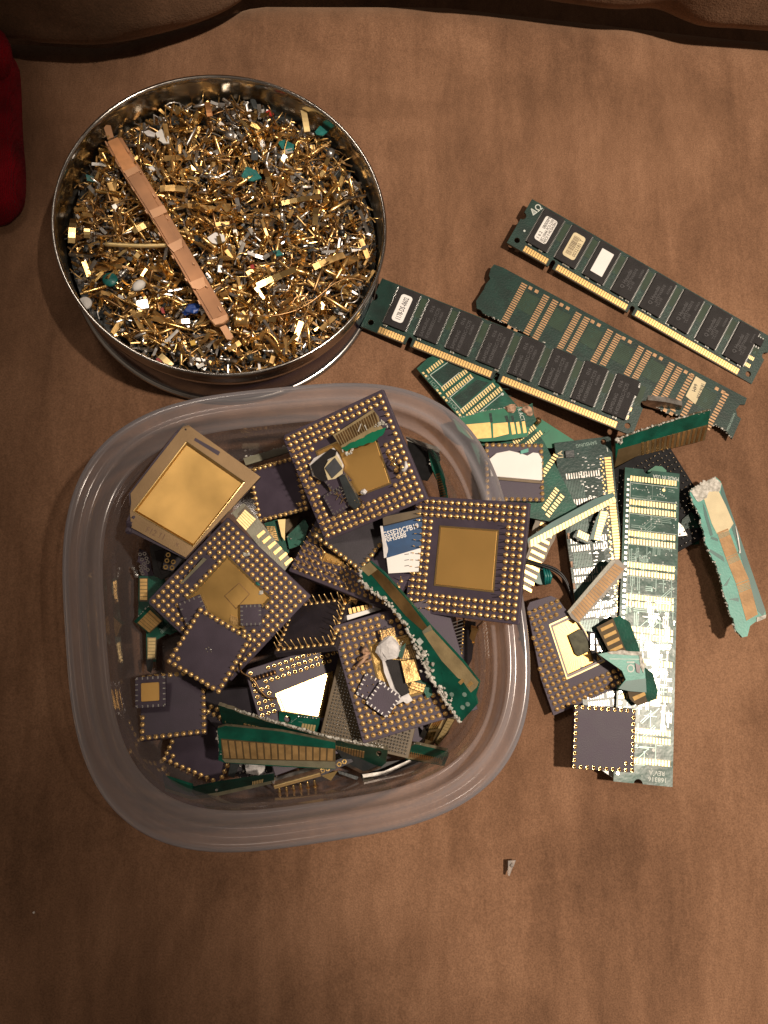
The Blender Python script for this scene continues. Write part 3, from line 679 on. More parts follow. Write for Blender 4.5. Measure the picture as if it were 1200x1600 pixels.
# pin grid chip with tilted body (left under the top chip)
c9 = fit([(531,742),(690,800),(612,952),(450,895)], 44.5, 44.5, 29, st=.25, verbose='C9')
c9l = [(500,855),(560,870),(545,900),(497,885)]
pga('purple pin grid chip with tall gold pins, half buried under the chip with torn debris', c9, 44.5, 17, 4, seed=9, pins=PINS_TALL, skip=[[(550,800),(690,800),(690,860),(600,860),(560,895),(497,845),(520,790)], [(440,600),(640,600),(640,830),(506,848)], [(586,800),(660,800),(660,905),(600,905)], [(440,945),(560,935),(560,1010),(440,1010)]], lid=lid_plate([(506,862),(540,874),(536,886),(500,876)], 'gold_lid', 'gold_old'))
# board scraps in the gap right of the gold square
fr = FL(440, 815, 17)
t = board('board_fragment', 'green board scrap with brown contacts in the gap below the plain purple chip', 'board scrap', fr, jagpx([(412,818),(436,812),(452,862),(446,870),(425,852),(412,818)], 4, 1, 3)[:-1], 1.0, 'pcb_mid')
fingers(t, L(fr, [(429,822),(436,846),(424,842),(416,822)]), 7, .1, .7, 'gold_old')
fr = FL(436, 812, 20); t = single('tan_sliver', 'pale tan sliver wedged below the plain purple chip', 'sliver', MB().prism(L(fr, [(434,812),(446,811),(445,845),(440,838)]), -.6, 0), 'contact_pale', fr)
fr = FL(450, 840, 19); t = board('board_fragment', 'small dark green board end with two solder dots right of the tan sliver', 'board scrap', fr, [(448,838),(476,810),(482,822),(474,850),(452,858)], 1.2, 'pcb_mid')
for p in ((449,839), (454,842)): part('solder_dot', MB().blob((*fr.loc(*p), .2), .5, 2, n=4, amp=.1), 'silver', t)
fr = FL(460, 812, 13); t = single('brown_board_scrap', 'brown bare board scrap lying deep beside the tan sliver', 'board scrap', MB().prism(L(fr, [(446,812),(468,806),(462,828),(447,838)]), -1, 0), 'fibre_dark', fr)
# grey strip along the chip edge
fr = P3((372,800,34), (452,885,30), (392,782,34))
t = finger_strip('translucent grey strip with a block of shiny contacts beside the large gold square', fr, [(362,801),(381,786),(400,806),(456,876),(445,892),(424,878)], [([(371,803),(384,790),(398,806),(385,828)], 'fibre_dark')], 0, None, m='fibre_grey', torn_px=[(362,801),(381,787)], tr=.45)
fingers(t, L(fr, [(381,794),(400,812),(385,829),(368,812)]), 1, .02, 1.0, 'fibre_dark', 'bare_band')
fingers(t, L(fr, [(400,811),(384,829),(369,813),(383,796)]), 6, .12, .82, 'contact_pale')
for k in range(6):
    x, y = 401+k*8.6, 837+k*8.6; fingers(t, L(fr, [(x,y),(x+11,y-9),(x+14,y-5.5),(x+3,y+4.5)]), 1, .1, 1, 'contact', 'printed_finger')

# chip under the top chip (plain) and the blue labelled chip
c14 = fit([(548,767),(622,822),(562,893),(490,838)], 24.4, 24.4, 33, st=.2, verbose='C14')
pga('plain black purple chip directly under the near edge of the chip with torn debris', c14, 24.4, 10, 1, m='ceramic_dark', seed=14, pins=PINS, skip=[[(440,600),(640,700),(640,800),(512,850)]])
fr = P3((599,822,41), (650,808,42), (606,896,40))
t = thing('blue_label_chip', 'chip with a blue printed label above a white one, wedged in the middle', 'chip', fr)
part('ceramic_body', MB().prism(L(fr, [(598,806),(662,795),(656,893),(607,896)]), -2.2, 0), 'ic', t)
part('blue_label', MB().prism(L(fr, [(599,823),(660,808),(658,856),(604,872)]), -.02, .12), 'blue', t)
part('white_label', MB().prism(L(fr, [(604,872),(658,856),(654,893),(607,896)]), -.02, .12), 'white_gloss', t)
part('brown_band', MB().prism(L(fr, [(598,808),(661,795),(660,806),(599,821)]), -.02, .1), 'fibre_dark', t)
part('chipped_edge', MB().prism(L(fr, jagpx([(598,822),(601,836),(606,856),(604,871)], 3, .6, 5)+[(600,872),(598,850),(594,822)]), -1.2, .35), 'lump', t)
a = math.atan2(fr.loc(650,812)[1]-fr.loc(604,824)[1], fr.loc(650,812)[0]-fr.loc(604,824)[0])
text(t, 'GSSE20CFB19', *fr.loc(626, 829), .16, 2.1, 'white', a, sx=.86); text(t, '90HS688', *fr.loc(617, 840), .16, 2.1, 'white', a, sx=.86)
for y in (866, 875, 884): fingers(t, L(fr, [(632,y),(639,y-1),(639,y),(632,y+1)]), 1, .14, 1, 'print', 'mark')

# gold lidded chips of the middle
c4 = fit([(229,940),(355,808),(487,932),(361,1064)], 44.5, 44.5, 31, verbose='C4')
C5P = [(312,949),(394,997),(342,1085),(261,1034)]
def lid4(t, fr, k):
    lid_plate([(355,867),(425,934),(360,1002),(291,936)], 'gold_plate', 'gold_bright')(t, fr, k)
    f2 = L(fr, [(374,910),(391,928),(369,952),(350,931)]); cx, cy = fr.loc(371, 930); p = [(cx+(a-cx)*.9, cy+(b-cy)*.9) for a, b in f2]
    part('lid_emblem', MB().prism(f2, .5, .6, [p[::-1]]), 'bronze', t)
    part('loose_lid_plate', MB().slab(L(fr, [(361,960),(385,972),(382,983),(358,972)]), .5, .9, .08), 'gold_old', t)
pga('pin grid chip with a broad tarnished gold lid left of centre in the box', c4, 44.5, 17, 4, seed=4, skip=[C5P, [(282,938),(330,932),(330,975),(280,965)], [(370,942),(415,952),(405,985),(370,975)], [(320,870),(332,876),(300,915),(290,905)], [(378,1040),(410,1030),(400,1070)]], lid=lid4)
fr = c4.up(3.4); fr = Frame(fr.world(*fr.loc(392, 961)), (fr.x+fr.y*1.0).normalized(), (fr.y-fr.x*1.0).normalized(), fr.z)
small_lcc('tiny purple chip lying on the tarnished gold lid beside its right corner', fr, 8.0, 5, th=1.4, skip=(3,))
fr = c4.up(3.2); fr = Frame(fr.world(*fr.loc(302, 953)), (fr.x*.45+fr.y).normalized(), (fr.y*.45-fr.x).normalized(), fr.z)
small_lcc('tiny purple chip poking out above the plain square chip on the tarnished lid', fr, 9.0, 5, th=1.4, skip=(5, 8))
fr = c4.up(2.6); single('grey_sliver', 'thin grey green sliver lying among the pins left of the tarnished lid', 'sliver', MB().prism(L(fr, [(318,871),(323,874),(287,910),(281,912)]), -.5, 0), 'fibre_grey', fr)
single('white_crumb', 'white crumb between pins above the tarnished gold lid', 'crumb', MB().blob((0, 0, .6), .9, 3, n=4).blob((.9, -.9, .6), .8, 9, n=4), 'torn', Frame(c4.world(*c4.loc(383, 866)), c4.x, c4.y, c4.z))
single('white_crumb', 'white crumb lying on the right corner of the tarnished gold lid', 'crumb', MB().blob((0, 0, .2), .8, 5, sq=(1.2, 1, .4)), 'torn', Frame(c4.world(*c4.loc(408, 926), .6), c4.x, c4.y, c4.z))
single('green_crumb', 'green board crumb on the right edge of the tarnished gold lid', 'crumb', MB().blob((0, 0, .2), .8, 6, sq=(.7, 1.2, .4)), 'teal_plastic', Frame(c4.world(*c4.loc(403, 912), .6), c4.x, c4.y, c4.z))

c5 = fit(C5P, 24.4, 24.4, 36, verbose='C5')
t = pga('plain purple square chip with one row of gold pins lying on the tarnished lidded chip', c5, 24.4, 10, 1, seed=5, extra=((8, 1), (1, 1)))
mb = MB()
for k, (x, y) in enumerate([(322,1014),(326,1012),(329,1015),(324,1018),(330,1018)]): mb.blob((*c5.loc(x, y), .05), .35, k, n=3)
part('scratch_mark', mb, 'silver', t)

# chip with tall leaning pins
c10 = fit([(455,946),(546,937),(526,1003),(428,1018)], 25, 22, 30, st=.5, verbose='C10')
pga('black purple chip with a fringe of tall leaning pins, left of the white debris chip', c10, 25, 10, 1, m='ceramic_dark', seed=10, pins=PINS_TALL, pitch=2.45, cham=3)
fr = FL(500, 945, 33, 560, 935)
t = thing('white_connector', 'white topped connector edge with a row of gold tabs behind the white debris chip', 'connector', fr)
part('housing', MB().prism(L(fr, [(541,962),(594,947),(596,952),(543,969)]), -3, 0), 'white_gloss', t); fingers(t, L(fr, [(543,951),(588,942),(590,948),(545,960)]), 7, .3, .7, 'contact')
fr = FL(540, 935, 30); single('folded_gold_foil', 'crumpled bright gold foil scrap behind the white topped connector', 'foil', MB().add([(*fr.loc(530, 933), 0), (*fr.loc(546, 930), 1.5), (*fr.loc(559, 938), 0), (*fr.loc(556, 946), 2.5), (*fr.loc(540, 944), .2), (*fr.loc(546, 938), 3), (*fr.loc(545, 938), -1)], [(0, 1, 5), (1, 2, 5), (2, 3, 5), (3, 4, 5), (4, 0, 5), (6, 1, 0), (6, 2, 1), (6, 3, 2), (6, 4, 3), (6, 0, 4)]), 'gold_bright', fr)

# front gold lidded chip, dense pin board, debris chip
c11 = fit([(379,1050),(541,998),(590,1157),(430,1208)], 44.5, 44.5, 25, st=.03, n0=(.19, .01), verbose='C11')
pga('pin grid chip with a brilliantly shining bare gold lid at the front of the box', c11, 44.5, 17, 3, seed=11, pins=PINS_RING, skip=[[(497,1160),(530,1020),(600,1000),(700,1250),(497,1250)], [(430,1110),(515,1110),(515,1260),(400,1260)], [(395,1040),(432,1046),(440,1056),(400,1070)], [(380,1110),(520,1150),(520,1260),(380,1260)]], lid=lid_plate([(430,1084),(521,1048),(515,1120),(478,1124),(443,1119)], 'gold_bright', 'gold'), drop=.01)
pts = [c11.world(*c11.loc(x, y), z) for x, y, z in ((373,1038,2), (376,1050,3.5), (395,1062,4), (405,1078,3.5), (418,1090,2.5), (432,1091,1))]
single('bent_wire', 'bent bronze wire lying across the pins left of the shining gold lid', 'wire', MB().tube(resample([tuple(p) for p in pts], 18), .38, 6), 'bronze')
mb = MB()
for k in range(6): mb.lathe([(.9, k*1.5), (1.1, k*1.5+.3), (.7, k*1.5+.9)], 8, T=Matrix.Rotation(math.radians(90), 4, 'Y'))
fr = c11.up(2.2); fr = Frame(fr.world(*fr.loc(398, 1061)), fr.x, fr.y, fr.z); single('dark_spring', 'dark ribbed spring lying on the upper left pins of the shining lidded chip', 'spring', mb, 'bronze', fr)
c12 = fit([(531,1028),(668,1058),(637,1183),(497,1154)], 38, 34, 31, st=.05, verbose='C12')
t = thing('dense_pin_board', 'grey board packed with hundreds of tiny silver pins under the white debris chip', 'chip', c12); k12 = c12.k
part('board', MB().slab([(-19*k12, 17*k12), (19*k12, 17*k12), (19*k12, -17*k12), (-19*k12, -17*k12)], -1.2, 0, .15), 'fibre_dark', t)
dot = MB().lathe([(.42, 0), (.42, .35), (.2, .6), (0, .66)], 6).data('pin', ['silver']); rest = MB(); lst = []
for i in range(27):
    for j in range(24):
        u, v = (i-13)*1.32*k12, (j-11.5)*1.34*k12; p = proj(c12.world(u, v))
        if 9 < i < 17 and 8 < j < 16: continue
        hid = inside(p, [(516,977),(690,925),(742,1108),(569,1163)])
        if hid: continue
        if inside(p, [(520,1080),(560,1100),(560,1140),(540,1110)]) and False: continue
        if inside(p, [(342,1108),(605,1165),(605,1200),(350,1200)]): rest.blob((u, v, .2), .4, 1, n=3); continue
        lst.append((u, v))
for u, v in lst[:300]: shift(link('pin', dot, t), u, v)
for u, v in lst[300:]: rest.blob((u, v, .2), .4, 1, n=3)
if rest.v: part('pin_field', rest, 'silver', t, kind='stuff')
c13 = fit([(516,977),(694,930),(746,1108),(569,1163)], 44.5, 44.5, 40, st=.05, n0=(-.06, -.03), verbose='C13')
DEB = [(590,985),(640,985),(665,1060),(640,1110),(560,1115),(555,1060)]
pga('pin grid chip at the lower middle heaped with white debris and small gold squares', c13, 44.5, 17, 4, seed=13, skip=[[(622,940),(760,900),(760,1130),(712,1120),(665,1050)], [(598,974),(622,972),(626,1000),(600,1000)]], extra=(), lid=lid_plate([(575,1008),(640,990),(662,1084),(598,1100)], 'gold', 'gold_bright', .8, .3))
f = c13.up(.9)
def on13(px, py, w): g = c13.up(w); return Frame(g.world(*g.loc(px, py)), g.x, g.y, g.z)
single('white_lump', 'rough white ceramic lump on the debris chip', 'lump', MB().blob((0, 0, 1.8), 4.6, 12, sq=(1, 1, .62), n=8, amp=.13), 'lump', on13(607, 1013, 1.2))
t = thing('broken_die_piece', 'dark broken chip piece with a white edge leaning on the debris chip', 'chip scrap', on13(615, 1060, 2.0)); g = c13.up(3.2); q = lambda p: [(a[0]-g.loc(615, 1060)[0], a[1]-g.loc(615, 1060)[1]) for a in L(g, p)]
part('dark_layer', MB().slab(q([(603,1033),(607,1030),(625,1031),(640,1082),(628,1088),(618,1076)]), .4, 1.4, .15), 'ic', t)
part('white_layer', MB().prism(q([(597,1030),(604,1029),(610,1050),(622,1078),(630,1087),(638,1083),(645,1094),(636,1100),(630,1096),(620,1101),(612,1098),(618,1090),(612,1080),(600,1050)]), -.4, .5), 'lump', t)
t = single('small_gold_square', 'plain small gold square standing right of the dark broken piece', 'gold lid', MB().slab(q([(626,1033),(646,1030),(657,1062),(634,1068)]), 0, .7, .12), 'gold_old', on13(615, 1060, 4.6))
t = thing('printed_gold_square', 'small gold square with printed characters above the white lump', 'gold lid', on13(607, 990, 3)); fr2 = c13.up(3)
o0 = fr2.loc(607, 990); q2 = [(a[0]-o0[0], a[1]-o0[1]) for a in L(fr2, [(593,985),(616,980),(621,1004),(597,1006)])]; part('plate', MB().slab(q2, 0, .7, .1), 'gold_old', t)
for k, s_ in enumerate(('0S109', '9C2L', '9A3')): text(t, s_, 1.6-k*1.9, .2, .74, 1.5, 'print', math.radians(-90)+.28)
fr = on13(582, 1085, 3.2); fr = Frame(fr.o, (fr.x*.62-fr.y*.78).normalized(), (fr.y*.62+fr.x*.78).normalized(), fr.z)
small_lcc('tiny purple chip with white pads in front of the dark broken piece', Frame(fr.world(4.4, .8), fr.x, fr.y, fr.z), 9.6, 6, th=1.4, pad='white_gloss')
fr = on13(580, 1076, 1.6); fr = Frame(fr.o, (fr.x*.75-fr.y*.66).normalized(), (fr.y*.75+fr.x*.66).normalized(), fr.z)
small_lcc('tiny purple chip tucked beneath the one with white pads', fr, 8.6, 5, th=1.2, pad='white_gloss')
mb = MB()
for a, b, r in (((556,1042),(575,1024),1.1), ((560,1030),(578,1020),.9), ((553,1046),(562,1036),.6), ((566,1036),(580,1030),.8)):
    mb.tube([(*f.loc(*a), .8), (*f.loc((a[0]+b[0])/2+1, (a[1]+b[1])/2), 2.2), (*f.loc(*b), 1.4)], r*.6, 6)
mb.blob((*f.loc(571, 1017), 1.6), 1.6, 3, n=4); single('charred_flake', 'charred tan flakes clinging to the left rim of the debris chip cavity', 'flake', mb, 'char', f)
fr = on13(660, 1075, 2.2); g = c13.up(2.2); o0 = g.loc(660, 1075); q3 = lambda p: [(a[0]-o0[0], a[1]-o0[1]) for a in L(g, p)]
t = thing('tan_shard', 'tan board shard with three old contacts below the plain small gold square', 'board scrap', fr)
part('board', MB().prism(q3([(640,1068),(656,1062),(672,1068),(676,1085),(668,1092),(662,1080)]), -1, 0), 'pcb_mid', t)
fingers(t, q3([(644,1064),(640,1075),(661,1082),(665,1070)]), 3, .1, .8, 'gold_old')
t = thing('standing_shard', 'dark contact shard with a torn green edge beside the white lump', 'board scrap', on13(640, 1018, 2)); g = c13.up(3); o0 = g.loc(640, 1018)
q3 = lambda p: [(a[0]-o0[0], a[1]-o0[1]) for a in L(g, p)]
part('board', MB().prism(q3([(633,1008),(660,1002),(650,1030),(624,1030)]), .2, 1.2), 'fibre_dark', t); part('green_edge', MB().prism(q3([(626,1012),(634,1004),(628,1028),(620,1026)]), .6, 1.4), 'pcb_mid', t)
fingers(t, q3([(634,1010),(656,1005),(648,1028),(628,1029)]), 7, 1.25, .6, 'gold_old'); torn(q3([(628,1002),(620,1028)]), t, .45, 2, 8, 1.2)
pts = [c13.world(*c13.loc(x, y), z) for x, y, z in ((612,1100,1.5), (614,1106,2.4), (612,1116,1.2))]; single('thin_gold_wire', 'thin gold wire between the small purple chips and the near pins of the debris chip', 'wire', MB().tube([tuple(p) for p in pts], .3, 5), 'gold')
# ------------------------------------------------------------------ top layer in the box
# small things at the right wall
fr = P3((703,960,30), (740,962,24), (700,1055,28))
t = thing('side_lead_package', 'purple package edge with a comb of silver leads beside the right wall', 'chip', fr)
part('ceramic_body', MB().slab(L(fr, [(723,968),(744,972),(738,1030),(722,1062),(716,1058)]), -3, 0, .2), 'ceramic_dark', t)
for k in range(11): y = 970+k*5.4; part('lead', MB().prism(L(fr, [(706+(k>7)*1,y+3),(723,y-2.5),(723,y-1),(706+(k>7)*1,y+4.5)]), -.1, .15), 'silver', t)
for k in range(11): y = 968+k*5.4; part('solder_pad', MB().blob((*fr.loc(725-.4*k, y-1), 0), .55, k, n=4, amp=.1), 'gold', t)
fr = P3((742,978,26), (752,980,26), (738,1002,22))
t = thing('gold_contact_rod', 'gold bracket and beaded gold contact standing beside the right wall', 'contact', fr)
part('bracket', MB().box(-1.1, -7.2, 0, 1.3, -.5, 1.2).box(-1.5, -1.2, -.3, 1.8, -.2, 1.6).box(-1.3, -7.4, -.3, 1.6, -6.7, 1.5), 'brass', t)
part('upper_wire', MB().tube([(1, 0, 0), (1.6, 2, 1), (2.6, 4, 1)], .35, 6), 'bronze', t)
for k in range(7): part('bead', MB().box(-.9, 0, 0, .9, 1.5, 1.0), 'gold_old', t).matrix_local = Matrix.Translation(((.6-k*.35)*.001, (-9.3-k*1.85)*.001, -k*.0004))
# board pieces behind the top chip
fr = P3((650,688,36), (690,705,36), (645,740,28))
t = thing('smoky_plate', 'smoky dark plate standing behind the right edge of the chip with torn debris', 'plate', fr)
part('plate', MB().slab(L(fr, [(636,684),(684,700),(688,720),(668,752),(640,748)]), -1.4, 0, .2), 'black', t); part('pale_edge', MB().prism(L(fr, [(634,682),(684,699),(688,703),(686,707),(636,688)]), -.4, .3), 'torn', t)
fr = P3((676,708,36), (700,745,30), (668,712,36))
t = finger_strip('narrow green strip with ten dark contacts standing along the far right wall of the box', fr, jagpx([(668,702),(676,702),(684,712),(694,742),(702,782),(690,782),(682,748),(672,724)], 5, .8, 4)[:-1], [], 0, None, torn_px=[(669,702),(675,724),(682,746)], tr=.5, m='pcb_mid')
fingers(t, L(fr, [(686,738),(698,776),(690,778),(680,740)]), 10, .1, .6, 'bronze')
# pieces at the near right end
fr = P3((640,1172,22), (702,1188,20), (636,1190,16))
t = finger_strip('short green strip with fine brown contacts lying at the near right end of the pile', fr, [(636,1168),(650,1163),(700,1174),(701,1181),(694,1197),(634,1186)], [([(637,1177),(692,1188),(690,1195),(635,1185)], 'fibre')], 0, None, torn_px=[(638,1167),(651,1164),(698,1176)], tr=.4)
fingers(t, L(fr, [(638,1174),(690,1185),(688,1191),(637,1182)]), 16, .1, .6, 'gold_old')
part('bright_end', MB().prism(L(fr, [(688,1174),(699,1174),(699,1182),(690,1181)]), .02, .12), 'pcb_bright', t)
fr = P3((676,1128,28), (696,1120,30), (664,1155,20))
t = finger_strip('brown board end with a bright gold block at the near corner of the debris chip', fr, [(676,1128),(700,1118),(690,1138),(676,1168),(662,1164),(668,1146)], [([(674,1130),(694,1122),(688,1138),(670,1138)], 'contact_pale')], 0, None, m='fibre_dark')
fingers(t, L(fr, [(677,1128),(692,1123),(684,1138),(669,1140)]), 4, .1, .8, 'gold_bright'); fingers(t, L(fr, [(668,1144),(682,1142),(676,1158),(664,1154)]), 3, .1, .8, 'gold')
fr = P3((702,1122,30), (712,1126,30), (680,1165,18))
t = finger_strip('narrow board strip with nine pale contacts pointing at the near right corner of the box', fr, [(700,1120),(711,1124),(700,1146),(683,1166),(678,1160),(690,1140)], [], 0, None, m='fibre_dark')
fingers(t, L(fr, [(710,1124),(686,1164),(680,1160),(700,1122)]), 9, .1, .8, 'contact_pale')
fr = FL(650, 1150, 21)
t = thing('purple_corner_piece', 'small purple ceramic corner with two white specks below the debris chip', 'chip scrap', fr)
part('ceramic_body', MB().prism(L(fr, [(640,1140),(670,1128),(668,1146),(654,1160),(640,1158)]), -1.5, 0), 'ceramic', t); part('speck', MB().blob((*fr.loc(667, 1137), 0), .6, 3, n=3).blob((*fr.loc(645, 1142), 0), .4, 4, n=3), 'white_gloss', t)
fr = P3((660,1142,24), (664,1144,24), (650,1168,16)); single('grey_splinter', 'grey translucent splinter leaning beside the small purple ceramic corner', 'splinter', MB().prism(L(fr, [(662,1138),(666,1146),(660,1160),(650,1170),(652,1158)]), -.8, 0), 'silver_dull', fr)
# V shaped dark pieces at the bottom
fr = P3((530,1180,22), (620,1180,22), (560,1204,14))
t = thing('dark_plate_corner', 'dark grey plate corner pointing down below the dense pin board', 'plate', fr); part('plate', MB().prism(L(fr, [(526,1172),(600,1180),(592,1196),(568,1206),(540,1192)]), -1.0, 0), 'slate', t)
part('pale_edge', MB().prism(L(fr, [(530,1186),(541,1191),(568,1205),(596,1196),(596,1199),(568,1210),(540,1196)]), -1.2, .1), 'silver_dull', t)
for k, (a, label) in enumerate((([(566,1210),(600,1205),(640,1187),(644,1190),(602,1211),(568,1215)], 'long pale plastic edge curving to the right under the dark plate corner'), ([(528,1204),(548,1210),(560,1214),(558,1219),(530,1209)], 'short grey bar left of the folded pale plastic edge'), ([(566,1214),(580,1211),(584,1217),(570,1222)], 'tiny pale bar end at the lowest point of the pile'))):
    fr = FL(a[0][0], a[0][1], 17-k); single('plastic_bar', label, 'bar', MB().prism(L(fr, a), -1.6, 0), ['silver_dull', 'slate', 'fibre_grey'][k], fr)
fr = FL(600, 1200, 12); single('black_slab', 'black slab lying on the box floor under the pale plastic edge', 'slab', MB().prism(L(fr, [(560,1196),(640,1186),(662,1190),(600,1216),(566,1220)]), -2, 0), 'black', fr)
# front pieces
fr = P3((437,1116,28), (476,1120,28), (437,1138,26))
t = board('board_end', 'green board end with a round hole in front of the shining gold lid', 'board scrap', fr, [(436,1112),(442,1113),(500,1122),(497,1145),(436,1136)], 1.2, 'pcb_mid', holes=[[(449+5.5*math.cos(a*.7854), 1124+5.5*math.sin(a*.7854)) for a in range(8)]])
fingers(t, L(fr, [(472,1130),(494,1133),(491,1146),(469,1142)]), 5, .1, .78, 'contact_pale')
for k in range(7): part('solder_dot', MB().blob((*fr.loc(466+k*4.6, 1119.5+k*.5), .1), .42, k, n=3), 'silver', t)
traces(t, (2, -3, 14, 0), 8, 'silk_dim', 2, width=.12, L=(1, 3))
fr = FL(400, 1200, 20); single('white_lump', 'white ceramic lump under the front finger strip at lower left', 'lump', MB().blob((*fr.loc(398, 1200), 0), 3.2, 22, sq=(1.2, .8, .6), n=6, amp=.2), 'lump', fr)
fr = FL(420, 1200, 17)
t = thing('silver_pin_cluster', 'dark scrap with a cluster of silver solder beads under the front finger strip', 'chip scrap', fr)
part('body', MB().prism(L(fr, [(372,1190),(440,1190),(436,1214),(380,1222),(366,1206)]), -2, 0), 'ceramic_dark', t)
mb = MB(); rnd = random.Random(4)
for k in range(46): mb.blob((*fr.loc(rnd.uniform(372, 438), rnd.uniform(1192, 1216)), .2), rnd.uniform(.25, .6), k, n=3)
part('solder_beads', mb, 'silver', t, kind='stuff')
fr = P3((356,1190,20), (378,1180,21), (350,1218,17)); single('grey_bar', 'grey bar standing right of the lowest plain purple chip', 'bar', MB().prism(L(fr, [(362,1184),(376,1186),(366,1216),(356,1212)]), -1, 0), 'slate', fr)
# bent green edge board
for k, (a, b, c, poly, m_) in enumerate([((254,1214,12), (300,1244,9), (256,1232,6), None, None)]):
    fr = P3((256,1224,21), (302,1240,20), (262,1210,26))
    t = thing('bent_edge_board', 'long thin green board bent in a shallow V at the lower left wall', 'board scrap', fr)
    part('left_half', MB().prism(L(fr, [(254,1213),(262,1216),(300,1228),(304,1245),(258,1231)]), -1, 0), 'pcb_mid', t)
    part('lower_edge', MB().prism(L(fr, [(258,1231),(301,1244),(340,1238),(428,1219),(429,1223),(342,1243),(300,1249),(257,1235)]), -1.2, .15), 'fibre_grey', t)
    part('right_half', MB().prism(L(fr, [(301,1232),(340,1224),(395,1216),(428,1212),(428,1220),(340,1239),(301,1245)]), -1, .02), 'pcb', t)
    fingers(t, L(fr, [(394,1221),(412,1217),(411,1222),(394,1226)]), 7, .1, .6, 'contact_pale')
    part('solder_dot', MB().blob((*fr.loc(339, 1233), .2), .6, 2, n=4).blob((*fr.loc(428, 1221), .2), .7, 3, n=4), 'silver', t)
# header with gold pins
fr = P3((428,1229,21), (500,1210,22), (425,1216,27))
t = thing('pin_header', 'grey header strip with seven gold pins hanging toward the box wall', 'connector', fr)
part('housing', MB().prism(L(fr, [(424,1222),(500,1200),(503,1209),(500,1213),(428,1232)]), -1.5, 0), 'silver_dull', t)
part('gold_edge', MB().prism(L(fr, [(428,1228),(500,1208),(501,1212),(429,1232)]), -.2, .25), 'contact_pale', t)
for k in range(6):
    x, y = 436+k*11.0, 1231-k*2.6; p = [(*fr.loc(x, y), .2), (*fr.loc(x+1, y+9), .6), (*fr.loc(x+2, y+14), .5), (*fr.loc(x+3, y+23), -.5)]
    part('pin', MB().tube([p[0], p[1], p[2], p[3]], [.5, .55, .38, .2], 5).blob(p[1], .85, k, n=4, amp=.1), 'gold_bright', t)
fr = FL(475, 1200, 20)
t = thing('ringed_chip_edge', 'dark chip edge with four gold rings under the right end of the front finger strip', 'chip scrap', fr)
part('ceramic_body', MB().prism(L(fr, [(495,1200),(545,1180),(552,1190),(503,1212)]), -1.5, 0), 'ceramic_dark', t)
for p in ((504,1204), (512,1201), (530,1194), (538,1190)): part('ring', MB().prism(circ(*fr.loc(*p), .95, 10), 0, .25, [circ(*fr.loc(*p), .5, 8)[::-1]]), 'gold', t)
fr = FL(515, 1212, 18); single('gold_triangle', 'gold triangle of lid metal below the gold rings', 'gold lid', MB().prism(L(fr, [(502,1212),(528,1204),(517,1220)]), -.5, 0), 'gold_bright', fr)
fr = P3((325,1105,24), (340,1105,25), (325,1130,19))
pga_c = P3((326,1102,22), (400,1140,20), (320,1125,20))
t = thing('half_hidden_chip', 'dark half hidden pin chip behind the ragged white board edge at lower left', 'chip', pga_c)
part('ceramic_body', MB().slab(L(pga_c, [(322,1080),(400,1075),(430,1150),(345,1145),(318,1118)]), -2, 0, .2), 'ceramic_dark', t)
for k in range(8): o = link('pin', PINS[k % 5], t); o.matrix_local = Matrix.Translation(tuple(.001*c for c in (*pga_c.loc(325+k*9.5, 1112+k*4.2), 0)))
for k in range(6): o = link('pin', PINS[k % 5], t); o.matrix_local = Matrix.Translation(tuple(.001*c for c in (*pga_c.loc(330+k*9.5, 1104+k*4.2), 0)))
# strip behind the front finger strip
fr = P3((345,1112,33), (604,1178,33), (345,1130,20))
t = finger_strip('long narrow strip with a ragged white top edge behind the front finger strip', fr, jagpx([(341,1102),(400,1122),(470,1142),(540,1160),(606,1172)], 5, .8, 3)+[(603,1192),(596,1198),(575,1192),(450,1172),(350,1140)], [], 0, None, torn_px=[(342,1104),(390,1118),(445,1134),(500,1150),(560,1163),(600,1171)], tr=.62, tdens=2.4, m='pcb_mid', holes=[[(592+4.5*math.cos(a*.7854), 1177+4.5*math.sin(a*.7854)) for a in range(8)]])
fingers(t, L(fr, [(380,1130),(520,1162),(518,1172),(378,1142)]), 22, .08, .72, 'contact_dull')
fingers(t, L(fr, [(520,1164),(570,1174),(569,1184),(519,1174)]), 12, .08, .72, 'contact_dull')
fr = P3((343,1140,35), (523,1166,35), (345,1190,27))
t = finger_strip('front finger strip with sixteen wide brown gold contacts and a pale bottom edge', fr, jagpx([(341,1188),(342,1170),(340,1138)], 4, .6, 5)[:-1]+[(340,1138),(352,1134),(440,1143),(524,1160),(524,1202),(440,1198),(352,1192)], [([(345,1154),(524,1170),(524,1190),(348,1186)], 'fibre_dark'), ([(347,1186),(524,1190),(524,1201),(352,1191)], 'fibre_grey')], 0, None, torn_px=[(341,1138),(343,1165),(345,1190)], tr=.6, tdens=2.2, m='pcb_mid')
fingers(t, L(fr, [(345,1156),(522,1170),(521,1188),(349,1184)]), 16, .1, .76, 'contact_dull')

